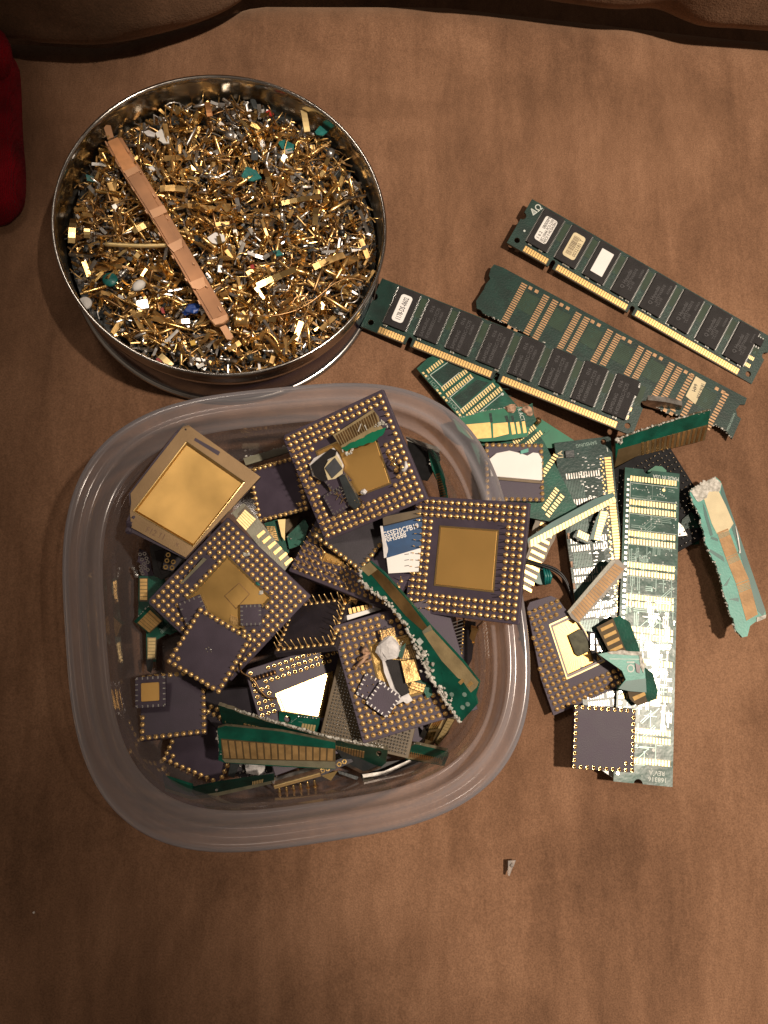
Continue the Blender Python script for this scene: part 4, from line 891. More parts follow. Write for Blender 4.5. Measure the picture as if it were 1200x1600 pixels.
# the large gold square
c1 = fit([(290,661),(407,745),(287,872),(174,807)], 34, 44, 49, sz=1, st=.05, n0=(.06, -.10), verbose='C1')
t = thing('gold_square_package', 'large square chip package with a matte gold face and sunken gold centre, one corner broken', 'chip', c1)
o = L(c1, [(290,661),(407,745),(290,871),(205,824),(203,800),(205,786),(204,771)])
rec = L(c1, [(291,689),(383,753),(302,855),(207,799)])
part('ceramic_body', MB().prism(L(c1.up(-1), [(286,660),(407,746),(290,873),(200,829),(197,815),(204,800),(201,771)]), -2.6, -1.12), 'ceramic', t)
part('gold_face', MB().prism(o, -1.15, 0, [rec]), 'gold_dull', t)
cx = sum(a[0] for a in rec)/4; cy = sum(a[1] for a in rec)/4; sc = lambda k: [(cx+(a[0]-cx)*k, cy+(a[1]-cy)*k) for a in rec]
mb = MB(); a, b = sc(.975), sc(.93); vs = [(p[0], p[1], -.1) for p in a]+[(p[0], p[1], -.9) for p in b]
mb.add(vs, [(i, (i+1) % 4, 4+(i+1) % 4, 4+i) for i in range(4)]); mb.add([(p[0], p[1], -.1) for p in a]+[(p[0], p[1], -.05) for p in sc(.995)], [(i, (i+1) % 4, 4+(i+1) % 4, 4+i) for i in range(4)])
part('recess_wall', mb, 'gold_bright', t); part('recess_floor', MB().prism(b, -1.1, -.88), 'gold_plate', t)
part('index_bar', MB().prism(L(c1, [(305,684),(344,706),(341,712),(303,688)]), -.02, .08), 'ceramic', t); part('index_dot', MB().prism(circ(*c1.loc(290, 671), .38, 10), -.02, .09), 'ic', t)
a_ = math.atan2(c1.loc(262, 840)[1]-c1.loc(232, 826)[1], c1.loc(262, 840)[0]-c1.loc(232, 826)[0])
text(t, 'F12 11', *c1.loc(243, 834), .03, 2.3, 'print_faint', a_, name='handwriting', sx=.9); text(t, 'x', *c1.loc(277, 850), .03, 1.8, 'print_faint', a_, name='handwriting')
part('broken_corner', MB().blob((*c1.loc(203, 818), -1.2), 1.6, 3, n=4).blob((*c1.loc(200, 828), -1.8), 1.3, 5, n=4).blob((*c1.loc(207, 808), -1.0), 1.2, 6, n=4), 'ceramic', t)

# the two gold lidded chips leaning on the rim
c2 = fit([(442,682),(595,608),(671,781),(506,845)], 44.5, 44.5, 47, sz=2, st=.3, verbose='C2')
def lid2(t, fr, k):
    q = L(fr, [(493,703),(584,688),(612,756),(525,788)]); lid_plate([(493,705),(582,664),(612,756),(524,790)], 'gold_lid', 'gold_bright', .7, .35)(t, fr, k)
sk2 = [[(520,678),(590,636),(612,690),(540,715)], [(478,700),(530,690),(530,800),(495,795)], [(500,760),(560,740),(560,800),(500,815)], [(596,670),(618,672),(618,700),(596,690)]]
pga('pin grid chip leaning on the far rim, heaped with torn debris', c2, 44.5, 17, 3, seed=2, lid=lid2, skip=sk2[:1]+[[(500,752),(526,742),(548,790),(512,812)]], extra=((3, 3), (3, 13), (13, 3)))
def on2(px, py, w, ang=0): g = c2.up(w); x = g.x*math.cos(ang)+g.y*math.sin(ang); return Frame(g.world(*g.loc(px, py)), x, g.z.cross(x), g.z)
def rel(g, pts): return [g.loc(x, y) for x, y in pts]
g = on2(560, 680, 4.2)
t = thing('torn_finger_scrap', 'torn board scrap with fine brown contacts and a green ragged edge on the leaning chip', 'board scrap', g)
part('board', MB().prism(rel(g, [(520,680),(582,640),(590,650),(594,664),(600,674),(575,692),(535,706),(533,698)]), -1, 0), 'fibre', t)
part('green_mask', MB().prism(rel(g, jagpx([(534,700),(556,690),(576,678),(604,668),(598,680),(588,688),(568,696),(552,700),(538,706)], 3, 1, 7)[:-1]), -.2, .5), 'pcb_bright', t)
fingers(t, rel(g, [(524,681),(586,643),(592,660),(532,697)]), 17, .1, .6, 'bronze'); torn(rel(g, [(536,704),(542,711),(552,702)]), t, .55, 2.4, 3); torn(rel(g, [(585,668),(596,658),(606,668)]), t, .6, 2.2, 4, .3)
part('scratches', MB().tube([(*g.loc(560, 674), .2), (*g.loc(565, 662), .5)], .22, 4).tube([(*g.loc(570, 664), .3), (*g.loc(574, 672), .5)], .2, 4), 'torn', t)
g = on2(515, 735, 2.4)
t = thing('cracked_package_corner', 'cracked dark package corner with pale rim and an exposed grey die on the leaning chip', 'chip scrap', g)
part('rim_layer', MB().prism(rel(g, [(483,726),(490,716),(520,700),(527,708),(536,728),(530,748),(512,752),(503,752),(488,744)]), -1.2, -.3), 'lump', t)
part('dark_layer', MB().prism(rel(g, [(487,727),(517,701),(526,704),(524,712),(512,718),(506,732),(512,750),(504,752),(492,742)]), -.3, .8), 'ic', t)
part('tan_layer', MB().prism(rel(g, [(507,731),(514,719),(526,711),(534,724),(536,740),(524,748),(513,750)]), -.3, .35), 'cream', t)
part('die', MB().slab(rel(g, [(509,731),(524,715),(536,732),(520,747)]), .35, .9, .08), 'die', t)
g = on2(511, 758, 2.6, .35); small_lcc('tiny purple chip with silver pads beside the exposed grey die', Frame(g.world(4.2, -1.0), g.x, g.y, g.z), 8.4, 6, th=1.3)
g = on2(523, 788, 2.6, .12); small_lcc('tiny purple chip with silver pads nearest the front edge of the leaning chip', Frame(g.world(1.5, .8), g.x, g.y, g.z), 8.6, 6, th=1.3)
g = on2(546, 765, 2.6)
t = thing('black_bar_chip', 'black bar shaped chip with fine wire ends lying across the gold lid', 'chip', g); part('body', MB().slab(rel(g, [(531,744),(541,741),(566,787),(556,796),(547,790)]), -.6, 1.6, .4), 'slate', t)
mb = MB(); rnd = random.Random(3)
for x, y in ((530,774),(536,780),(562,778),(566,782)):
    for k in range(4): a = rnd.uniform(0, 6.28); c = g.loc(x, y); mb.tube([(c[0], c[1], .4), (c[0]+1.8*math.cos(a), c[1]+1.8*math.sin(a), 1.0+rnd.random())], .12, 4)
part('wire_ends', mb, 'gold_bright', t)
single('white_crumb', 'white crumb at the near corner of the leaning chip gold lid', 'crumb', MB().blob((0, 0, .6), 1.3, 9, n=5, sq=(1, .9, .7)), 'lump', on2(569, 768, .4))
g = on2(612, 722, 1.8); single('gold_wire_star', 'crossed gold wires lying among the pins at the right of the leaning chip', 'wire', MB().tube([(*g.loc(606, 708), 1.8), (*g.loc(616, 722), 2.4), (*g.loc(625, 731), 2.2)], .4, 5).tube([(*g.loc(612, 726), 2.0), (*g.loc(618, 720), 2.5), (*g.loc(622, 714), 2.8)], .3, 5), 'gold_bright', g)
g = on2(632, 729, 2.4); single('curled_white_crumb', 'curled white crumb among the right hand pins of the leaning chip', 'crumb', MB().tube([(*g.loc(628, 735), 1), (*g.loc(633, 734), 1.6), (*g.loc(637, 728), 1.8), (*g.loc(635, 721), 1.4)], [.6, .8, .8, .5], 6), 'lump', g)

c3 = fit([(649,777),(829,784),(809,978),(633,952)], 44.5, 44.5, 49, sz=2, st=.3, verbose='C3')
pga('cleanest pin grid chip with a plain square gold lid, overhanging the right rim', c3, 44.5, 17, 3, seed=3, drop=0, lid=lid_plate([(687,821),(780,828),(772,926),(678,915)], 'gold_lid', 'gold_bright', .7, .5))
mb = MB(); h = 44.5*c3.k/2
for k in range(12): mb.box(h-11.2, -15+k*2.54, -.02, h-8.3, -14.8+k*2.54, .05)
part('index_lines', mb, 'ic', bpy.data.objects[[o.name for o in bpy.data.objects if o.name.startswith('ceramic_chip')][-1]] if False else [o for o in bpy.data.objects if o.get('label', '').startswith('cleanest pin grid')][0])

# the long torn strip lying over the pile
fr = P3((570,884,50), (735,1090,53), (600,905,52))
t = thing('long_torn_strip', 'long green strip with a ragged white edge lying diagonally across the pile', 'board scrap', fr)
lo = jagpx([(562,888),(566,908),(580,922),(604,940),(622,960),(636,980),(644,998),(655,1020),(668,1046),(682,1072),(700,1100),(720,1129)], 5, 1.0, 9)
part('board', MB().prism(L(fr, lo+[(746,1100),(743,1088),(749,1066),(722,1032),(672,978),(640,940),(600,895),(578,877)]), -1.3, 0), 'pcb_mid', t)
part('gold_band', MB().prism(L(fr, [(570,885),(580,880),(604,902),(640,942),(668,980),(660,985),(634,962),(604,926)]), -.02, .1), 'gold_old', t)
part('bare_band', MB().prism(L(fr, [(668,980),(676,984),(722,1034),(748,1066),(745,1074),(736,1082),(716,1060),(690,1032),(660,988)]), -.02, .08), 'fibre', t)
part('tan_end', MB().prism(L(fr, [(563,888),(578,878),(590,890),(576,900)]), -.02, .14), 'fibre', t)
part('green_point', MB().prism(L(fr, [(690,1050),(722,1062),(736,1083),(746,1099),(722,1126),(700,1092)]), .0, .12), 'pcb_mid', t)
torn(L(fr, lo[::2]), t, .75, 2.6, 12); torn(L(fr, [(655,1010),(664,1030),(668,1046),(676,1062)]), t, .85, 3, 14, .3, spread=1.2); torn(L(fr, [(684,1068),(694,1080),(704,1094)]), t, .6, 2.5, 15, .3, spread=1)
part('white_square', MB().prism(L(fr, [(650,1001),(656,996),(662,1003),(656,1009)]), .0, .1), 'silk', t)
for p in ((706,1085), (726,1085), (723,1105), (731,1100)): part('scuff', MB().prism(circ(*fr.loc(*p), .9, 7), .1, .2), 'silk_dim', t)
for a in ([(722,1060),(726,1064),(720,1070),(716,1066)], [(736,1064),(740,1068),(733,1074),(729,1070)]): part('contact', MB().prism(L(fr, a), .06, .14), 'contact', t)
part('fold_line', MB().prism(L(fr, [(672,976),(676,984),(662,990),(660,986)]), .0, .2), 'fibre_grey', t)
# ------------------------------------------------------------------ memory sticks
def edge_conts(): 
    out = []; x = -133.35/2+8.89
    for n in (10, 30, 44):
        for i in range(n): out.append(x+i*1.27)
        x += (n-1)*1.27+6.35
    return out
CONT = MB().slab([(-.5, 1.45), (.5, 1.45), (.5, -1.45), (-.5, -1.45)], -.02, .1, .04).data('contact', ['contact'])
def arcn(cx, cy, r, a0, a1, n=6): return [(cx+r*math.cos(math.radians(a0+(a1-a0)*i/n)), cy+r*math.sin(math.radians(a0+(a1-a0)*i/n))) for i in range(n+1)]
def dimm_outline(W, H, keys=True, side_y=3.0):
    o = [(-W/2, H/2), (-W/2, side_y+1.9)] + arcn(-W/2, side_y, 1.9, 90, -90) + [(-W/2, -H/2)]
    if keys:
        for kx in (-133.35/2+8.89+9*1.27+3.175, -133.35/2+8.89+9*1.27+6.35+29*1.27+3.175):
            o += [(kx-1.1, -H/2)] + arcn(kx, -H/2+3.2, 1.1, 180, 0, 5) + [(kx+1.1, -H/2)]
    o += [(W/2, -H/2)] + arcn(W/2, side_y, 1.9, -90, -270) + [(W/2, H/2)]
    return o[::-1]
LEADS = {}
def leads(n, w, hgt, m='silver'):
    key = (n, w, hgt, m)
    if key not in LEADS:
        mb = MB()
        for s_ in (-1, 1):
            for i in range(n):
                y = (i-(n-1)/2)*hgt/n; mb.box(min(s_*w/2, s_*(w/2+.75)), y-.17, .12, max(s_*w/2, s_*(w/2+.75)), y+.17, .42)
        LEADS[key] = mb.data('leads', [m])
    return LEADS[key]
def memory_stick(label, fr, H, chips, print_, seed, cw=10.6, chh=19.4, cy=1.9, pitch=15.3, x0=None, skipc=(), lt='silver'):
    t = thing('memory_stick', label, 'memory stick', fr); k = fr.k; Wd = 133.35
    def K(o): o.matrix_local = Matrix.Scale(k, 4) @ o.matrix_local if k != 1 else o.matrix_local; return o
    root = t; t.scale = (k, k, k)
    o = dimm_outline(Wd, H); hole = circ(-Wd/2+3.6, -H/2+3.6, 1.4, 10); hole2 = circ(Wd/2-3.6, -H/2+3.6, 1.4, 10)
    part('board', MB().prism(o, -1.25, 0, [hole, hole2], mi=0, mside=1), ['pcb', 'edge'], t)
    part('contact_backing', MB().box(-Wd/2+8.2, -H/2+.05, -.02, -Wd/2+8.89+9*1.27+.9, -H/2+3.4, .02).box(-Wd/2+8.89+9*1.27+5.5, -H/2+.05, -.02, -Wd/2+8.89+9*1.27+6.35+29*1.27+.9, -H/2+3.4, .02).box(-Wd/2+8.89+9*1.27+6.35+29*1.27+5.5, -H/2+.05, -.02, Wd/2-8, -H/2+3.4, .02), 'fibre_dark', t)
    for i, x in enumerate(edge_conts()):
        if i in skipc: continue
        shift(link('contact', CONT, t), x, -H/2+1.95, .03)
    x0 = x0 if x0 is not None else -Wd/2+13.0
    cs = []
    for i in range(chips):
        x = x0+i*pitch
        c = part('memory_chip', MB().slab([(-cw/2, chh/2), (cw/2, chh/2), (cw/2, -chh/2), (-cw/2, -chh/2)], .15, 1.2, .15), 'ic', t); shift(c, x, cy)
        l = link('leads', leads(27, cw, chh-.8, lt), c); l['kind'] = 'stuff'
        cs.append(c)
        for s_, ln in print_: 
            pass
        part('mask_panel', MB().box(x+cw/2+1.0, cy-1, -.02, x+pitch-cw/2-1.0, cy+chh/2-1, .025), 'pcb_olive', t)
    traces(t, (-Wd/2+6, -H/2+3.6, Wd/2-6, cy-chh/2+1), 220, 'pcb_trace', seed, width=.18, L=(.8, 3), dirs=(0, 90, 45, 135))
    for i in range(chips): traces(t, (x0+i*pitch+cw/2+.9, cy-chh/2, x0+(i+1)*pitch-cw/2-.9, cy+1), 16, 'pcb_trace', seed+i, width=.2, L=(.8, 3.4), dirs=(90, 60, 0, 120))
    rnd = random.Random(seed)
    for i in range(chips):
        for j in range(2 if seed % 2 else 1):
            x = x0+i*pitch+rnd.uniform(-5, 6); cp = thingless(t, x, -H/2+4.6)
    # serial chip and resistor packs at the right end
    e = part('serial_chip', MB().slab([(-2.4, 1.9), (2.4, 1.9), (2.4, -1.9), (-2.4, -1.9)], .1, 1.3, .15), 'ic', t); shift(e, Wd/2-7, H/2-5.6)
    for i in range(4):
        for s_ in (1, -1): shift(part('lead', MB().box(-.25, 0, .0, .25, 1.1, .3), 'silver', e), -1.9+i*1.27, 1.9 if s_ > 0 else -3.0)
    for yy in (-1.5, -5.5):
        for i in range(4): shift(part('resistor_pad', MB().box(-.28, -.9, 0, .28, .9, .15), 'contact_pale', t), Wd/2-7.2+i*.8, yy)
    return t, cs
def thingless(t, x, y):
    c = part('capacitor', MB().box(-.55, -.4, 0, .55, .4, .6), 'fibre_grey', t); shift(c, x, y)
    part('cap_end', MB().box(-.95, -.42, 0, -.5, .42, .55).box(.5, -.42, 0, .95, .42, .55), 'silver', c); return c
def sticker(c, w, h, m, r=1.0, z=1.2, dy=0, name='sticker', n=4):
    s_ = part(name, MB().slab(rrect(w, h, r, n), z, z+.1, .03), m, c); shift(s_, 0, dy); return s_
fa = fit([(830,309),(1212,528),(1172,602),(794,381)], 133.35, 25.4, 3, sz=1.5, st=.03, n0=(0, -.04), verbose='top')
t, cs = memory_stick('upper right memory stick with three stickers at its left end', fa, 25.4, 8, [], 21)
s1 = sticker(cs[0], 6.4, 13.2, 'white', 1.3)
text(s1, '0B000M0', -1.3, 3.6, 1.32, 1.7, 'print', math.radians(90), sx=.8); text(s1, '1 6 2', -1.5, -3.8, 1.32, 1.6, 'print', math.radians(90), sx=.9)
text(s1, 'SEC1004A PC0-2300', .6, 0, 1.32, 1.5, 'print', math.radians(90), sx=.72); text(s1, 'M0C0 0 MC0A5B61', 2.2, 0, 1.32, 1.4, 'print', math.radians(90), sx=.8)
s2 = sticker(cs[1], 6.6, 13.0, 'cream', 1.4); rnd = random.Random(2); y = -4.9
while y < 4.8: w_ = rnd.choice((.12, .2, .3, .45)); part('bar', MB().box(-2.3, y, 1.3, .7, y+w_, 1.33), 'print_brown', s2); y += w_+rnd.choice((.15, .2, .3))
text(s2, '0032181 T', 2.0, 0, 1.32, 1.9, 'print_brown', math.radians(90), sx=.85)
sticker(cs[2], 6.3, 12.8, 'white_gloss', .15, n=1)
for i in range(3, 8): text(cs[i], 'Q Hyundai', -1.6, -1, 1.21, 1.9, 'ic_print', math.radians(90), sx=.9); text(cs[i], 'HY57V65010', .6, 1, 1.21, 1.5, 'ic_print', math.radians(90), sx=.9); text(cs[i], 'TC-10', 2.2, -3, 1.21, 1.4, 'ic_print', math.radians(90)); text(cs[i], 'KOREA', 3.6, 5, 1.21, 1.1, 'ic_print', math.radians(90))
text(t, 'ΔΩ', -133.35/2+4.3, 9.0, .05, 3.2, 'silk', math.radians(68))
part('hole_ring', MB().prism(circ(-133.35/2+4.4, -3.2, .55, 8), 0, .08), 'silk', t)

fm = fit([(601,434),(1021,600),(985,682),(560,512)], 133.35, 25.4, 8, sz=2, st=.035, n0=(-.03, -.03), verbose='mid')
t, cs = memory_stick('middle memory stick with one white numbered sticker, its left end against the round tin', fm, 25.4, 8, [], 32, chh=19.4, cy=2.2, pitch=15.4, x0=-133.35/2+14.5)
s1 = sticker(cs[0], 5.6, 13.6, 'white_gloss', 1.4)
for k, (s_, y) in enumerate((('1178', -3.9), ('-', -1.9), ('DS', -.2), ('-', 1.6), ('0602', 3.7))): text(s1, s_, .2, y, 1.32, 2.6, 'print', math.radians(90), sx=.55)
for i in range(1, 8):
    text(cs[i], 'SAMSUNG', -2.4, -4.2, 1.21, 1.7, 'ic_print', math.radians(90), sx=.9); text(cs[i], 'K4S280832C-TC75', .4, -1.0, 1.21, 1.7, 'ic_print', math.radians(90), sx=.85)
    text(cs[i], '016', -2.4, 5.2, 1.21, 1.7, 'ic_print', math.radians(90)); text(cs[i], 'KOREA', 2.6, 3, 1.21, 1.2, 'ic_print', math.radians(90))

# bare backed stick with copper pads
fb = P3((748,478,3), (1128,684,3), (775,413,3.5))
t = thing('bare_stick', 'unpopulated memory board with rows of copper pads and a cream sticker, lower edge torn away', 'circuit board', fb)
nt = [(751,484),(745,482),(744,470),(756,452),(759,444),(766,436),(764,430),(767,419),(772,414)]
lo = jagpx([(1145,684),(1130,668),(1110,664),(1068,650),(1040,644),(1000,622),(965,606),(900,568),(860,542),(820,520),(775,498),(755,490)], 4, 1.2, 3)
px = [(772,413),(786,418),(1060,566),(1167,622),(1164,632),(1156,632),(1150,640),(1152,650),(1158,654),(1144,686)]+lo[1:]+nt[:-1]
part('board', MB().prism(L(fb, px), -1.25, 0), 'pcb', t); torn(L(fb, lo[::2]), t, .42, 1.8, 6, -.3)
def uv(s, h):  # s along the board in px from its left end, h from the upper edge downward
    x0, y0, x1, y1 = 784, 421, 1160, 624; ex, ey = (x1-x0)/426., (y1-y0)/426.; return (x0+ex*s-h*.475, y0+ey*s+h*.88)
def padrow(s, h0, h1, n, m='copper_pad', wd=9):
    for i in range(n):
        h = h0+(h1-h0)*i/(n-1); a, b = uv(s, h), uv(s+wd, h); d = (h1-h0)/n*.30
        q = [uv(s, h-d), uv(s+wd, h-d), uv(s+wd, h+d), uv(s, h+d)]; part('pad', MB().prism(L(fb, q), -.02, .1), m, t)
cols = [42, 84, 102, 146, 164, 207, 224, 266, 283, 322, 340, 352, 372, 398]
for s_ in (37, 76, 92, 133, 148, 189, 204, 244, 258, 298, 312): padrow(s_, 4, 70, 19, wd=10)
for s_ in (334, 352, 395): padrow(s_, 5, 66, 14)
for s_ in (50, 105, 160, 215, 270, 325, 380):
    for ds in (0, 11):
        for h in (2, 72 if s_ < 300 else 70): q = [uv(s_+ds, h), uv(s_+ds+6, h), uv(s_+ds+6, h+5), uv(s_+ds, h+5)]; part('pad', MB().prism(L(fb, q), -.02, .1), 'copper_pad', t)
for s_ in (48, 103, 160, 215, 270, 362):
    q = [uv(s_, 12), uv(s_+26, 12), uv(s_+26, 42), uv(s_, 42)]; part('mask_panel', MB().prism(L(fb, q), -.02, .03), 'pcb_olive', t)
    mb = MB()
    for j in range(11): h = 14+j*2.6; mb.prism(L(fb, [uv(s_+1, h), uv(s_+25, h), uv(s_+25, h+.6), uv(s_+1, h+.6)]), .0, .07)
    part('trace', mb, 'pcb_trace', t, kind='stuff')
a, b = fb.loc(786, 430), fb.loc(1140, 640)
traces(t, (4, 2, 122, 19), 150, 'pcb_trace', 5, width=.16, L=(1, 4), dirs=(0, 45, 90, 135))
q = [(1087,588),(1103,598),(1086,632),(1071,619)]; s1 = part('sticker', MB().slab(L(fb, q), .0, .25, .05), 'cream', t)
a = math.atan2(fb.loc(1090,630)[1]-fb.loc(1101,599)[1], fb.loc(1090,630)[0]-fb.loc(1101,599)[0])
text(t, '1818-7338', *fb.loc(1094, 611), .27, 1.6, 'print', a, sx=.85); text(t, '64M', *fb.loc(1085, 606), .27, 1.8, 'print', a, sx=.9)
a2 = math.atan2(fb.loc(1148,640)[1]-fb.loc(1136,668)[1], fb.loc(1148,640)[0]-fb.loc(1136,668)[0]); text(t, '1MX64 SDRAM', *fb.loc(1142, 660), .05, 1.1, 'silk_dim', a2)
# grey curved plate under the stick
fr = P3((1002,627,6), (1064,636,6), (1000,634,2))
single('curved_grey_plate', 'curved grey metal plate standing between two memory sticks', 'plate', MB().prism(L(fr, [(1001,627),(1012,625),(1040,628),(1066,634),(1064,640),(1040,644),(1006,633)]), -2.5, 0), 'silver_dull', fr)
# leaning finger strip
fr = P3((962,692,11), (1110,648,14), (964,720,3))
t = finger_strip('finger strip standing on its side with ragged white upper edge, near the bare memory board', fr, jagpx([(962,690),(1000,674),(1060,655),(1110,641)], 4, .8, 6)+[(1107,660),(1101,688),(1030,705),(957,748),(962,722)], [([(966,702),(1107,663),(1101,688),(1030,705),(957,744)], 'fibre_dark')], 0, None, m='pcb_mid', torn_px=[(962,689),(985,681),(1010,671),(1060,656),(1110,642)], tr=.55, tdens=2.6)
fingers(t, L(fr, [(1000,692),(1105,665),(1099,688),(1000,712)]), 13, .1, .5, 'gold_old'); torn(L(fr, [(962,684),(968,692),(972,688)]), t, .8, 3, 9, .4)

# ------------------------------------------------------------------ boards in the right hand pile
fr = FL(835, 655, 3.2); t = board('green_offcut', 'plain bright green offcut pointing right, under the slate green memory board', 'board scrap', fr, [(818,648),(846,655),(900,690),(862,700),(850,700),(826,676)], 1.2, 'pcb_bright')
g2 = P3((658,584,4.5), (770,700,6), (690,560,4.5))
t = board('padded_board', 'dark green board with double rows of gold pads emerging under the middle memory stick', 'circuit board', g2, [(651,576),(668,560),(690,550),(770,590),(808,634),(850,690),(905,800),(860,815),(780,800),(720,655)], 1.2, 'pcb_mid')
def prow(p0, p1, n, ln, ang, m='contact_pale'):
    dx, dy = math.cos(ang)*ln/2, math.sin(ang)*ln/2; wx, wy = (p1[0]-p0[0])/(n-1)*.28, (p1[1]-p0[1])/(n-1)*.28
    for i in range(n):
        x = p0[0]+(p1[0]-p0[0])*i/(n-1); y = p0[1]+(p1[1]-p0[1])*i/(n-1)
        part('pad', MB().prism(L(g2, [(x-dx-wx,y-dy-wy),(x+dx-wx,y+dy-wy),(x+dx+wx,y+dy+wy),(x-dx+wx,y-dy+wy)]), -.02, .1), m, t)
A = math.radians(55)
prow((669,580), (690,564), 7, 7, A); prow((692,608), (728,580), 12, 7, A); prow((699,617), (736,588), 12, 7, A)
prow((722,643), (771,602), 16, 7.5, A); prow((731,650), (782,608), 16, 7.5, A)
for p in ((661,584), (683,611), (693,622), (714,645)):
    for d in (0, 1): part('gold_square_pad', MB().prism(L(g2, [(p[0]-2+d*4,p[1]-2+d*4.5),(p[0]+1+d*4,p[1]-3+d*4.5),(p[0]+3+d*4,p[1]+d*4.5),(p[0]+d*4,p[1]+1+d*4.5)]), 0, .1), 'contact_pale', t)
mb = MB()
for a, b in (((672,586),(700,566)), ((672,586),(690,605)), ((690,605),(718,582)), ((703,621),(740,590)), ((703,621),(720,640)), ((742,650),(786,614)), ((720,640),(768,600))):
    d = Vector((b[1]-a[1], -(b[0]-a[0]))).normalized()*.5; mb.prism(L(g2, [(a[0]-d.x,a[1]-d.y),(b[0]-d.x,b[1]-d.y),(b[0]+d.x,b[1]+d.y),(a[0]+d.x,a[1]+d.y)]), 0, .06)
part('outline_print', mb, 'silk', t)
part('mask_panel', MB().prism(L(g2, [(674,587),(712,560),(730,572),(694,602)]), -.02, .03), 'pcb', t); part('mask_panel', MB().prism(L(g2, [(708,622),(745,593),(764,598),(722,636)]), -.02, .03), 'pcb', t)
A2 = math.atan2(g2.loc(712,638)[1]-g2.loc(698,622)[1], g2.loc(712,638)[0]-g2.loc(698,622)[0]); text(t, 'C5+CR10', *g2.loc(708, 634), .05, 1.7, 'silk_dim', A2); text(t, 'C4 1C15', *g2.loc(674, 597), .05, 1.7, 'silk_dim', A2)
prow((804,692), (835,667), 11, 7.5, A); prow((820,698), (845,676), 9, 7.5, A)
prow((848,742), (868,712), 8, 8, math.radians(30)); prow((850,795), (870,765), 9, 8, math.radians(40)); prow((856,805), (878,775), 8, 8, math.radians(40))
traces(t, (10, 2, 62, 26), 60, 'pcb_trace', 8, width=.15, L=(2, 6))
part('via', MB().prism(circ(*g2.loc(785, 616), .7, 8), 0, .1), 'silk', t)

# green strip with wide gold bars at the rim of the box
fr = P3((720,672,10), (820,665,11), (720,655,10))
t = thing('wide_contact_board', 'bright green board edge with broad gold bars sticking out beside the box rim', 'board scrap', fr)
px = jagpx([(708,655),(740,647),(765,640),(782,638),(800,635),(820,636)], 5, 1.1, 4)+[(832,630),(834,648),(838,657),(828,668),(824,682),(790,688),(755,690),(735,686),(716,672)]
part('board', MB().prism(L(fr, px), -1.2, 0, [L(fr, [(842+5*math.cos(a)-18, 652+5*math.sin(a)+2) for a in [k*.785 for k in range(8)]])] if False else ()), 'pcb_bright', t)
part('dark_end', MB().prism(L(fr, [(794,640),(820,636),(832,631),(834,648),(838,657),(828,668),(812,664),(796,662)]), -.02, .06), 'pcb_mid', t)
for q in ([(722,664),(766,660),(768,684),(738,686)], [(770,662),(793,660),(795,678),(771,684)], [(797,660),(803,660),(806,678),(800,679)], [(806,660),(811,659),(814,677),(809,678)], [(815,659),(820,658),(823,676),(818,677)]): part('gold_bar', MB().prism(L(fr, q), -.02, .12), 'contact', t)
for q in ([(764,646),(768,645),(770,660),(766,661)], [(788,650),(793,649),(796,660),(792,661)], [(798,650),(802,649),(804,658),(800,659)]): part('dark_slot', MB().prism(L(fr, q), -.01, .08), 'pcb', t)
torn(L(fr, px[:22:2]), t, .28, 2, 3); 
for p, r_ in (((798,640), 2.4), ((800,636), 1.6), ((823,641), 2.2), ((827,647), 1.6)): part('burnt_blob', MB().blob((*fr.loc(*p), .2), r_, int(p[0]), sq=(1.1, .8, .3), n=5), 'char', t)
text(t, 'R ACT', *fr.loc(814, 648), .1, 1.9, 'silk', math.radians(-80), sx=.8)
fr = FL(842, 656, 9); single('steel_ball', 'small dark steel post between two green boards behind the box', 'post', MB().lathe([(1.5, -8), (1.5, -1), (1.1, -.3), (0, 0)], 10, c=fr.loc(842, 656)), 'bronze', fr)
# white topped chip
c7r = fit([(759,692),(849,694),(850,781),(757,785)], 24.4, 24.4, 10, st=.06, verbose='R7')
t = pga('purple chip with a broken white lid lying on green boards right of the box', c7r, 24.4, 10, 1, seed=77, pins=PINS)
part('white_lid', MB().slab(L(c7r, [(764,718),(775,709),(795,705),(812,709),(823,713),(832,708),(840,709),(846,718),(846,752),(790,747),(766,745)]), .0, 1.5, .2), 'white_gloss', t)
part('lid_edge', MB().prism(L(c7r, [(778,746),(846,752),(846,756),(778,750)]), 0, .7), 'print_brown', t); part('green_chip', MB().prism(L(c7r, [(812,706),(824,702),(824,708),(812,711)]), 1.5, 2.2), 'pcb_teal', t)
# striped board under the big clean chip
fr = P3((868,775,5), (885,800,5), (840,920,5))
t = board('striped_board', 'tan board scrap with wide pale gold stripes beside the overhanging chip', 'board scrap', fr, jagpx([(858,780),(880,792),(876,800),(866,845),(848,880),(836,905),(826,925),(815,920),(822,870),(840,800)], 6, .8, 5)[:-1], 1.2, 'fibre_dark')
for k in range(13):
    x, y = 856-k*3.6, 784+k*10.6; fingers(t, L(fr, [(x,y),(x+22-k*.3,y+10),(x+21-k*.3,y+15),(x-2,y+4.6)]), 1, .08, 1, 'contact')
fr = FL(850, 900, 4); single('teal_flake', 'torn teal flake below the striped tan board', 'flake', MB().prism(L(fr, jagpx([(842,886),(856,882),(858,900),(852,914),(840,912),(832,906)], 3, .9, 2)[:-1]), -.7, 0), 'pcb_teal_dark', fr)
fr = P3((851,888,6), (862,896,6), (850,912,5))
t = thing('teal_prongs', 'three teal prongs lying in the gap left of the slate green memory board', 'prongs', fr)
for k in range(3): part('prong', MB().tube([(*fr.loc(849+k*4, 888+k), 0), (*fr.loc(852+k*4, 900), .8), (*fr.loc(852+k*3.4, 914-k), 0)], [.5, .8, .5], 5), 'teal_plastic', t)
mbw = MB(); 
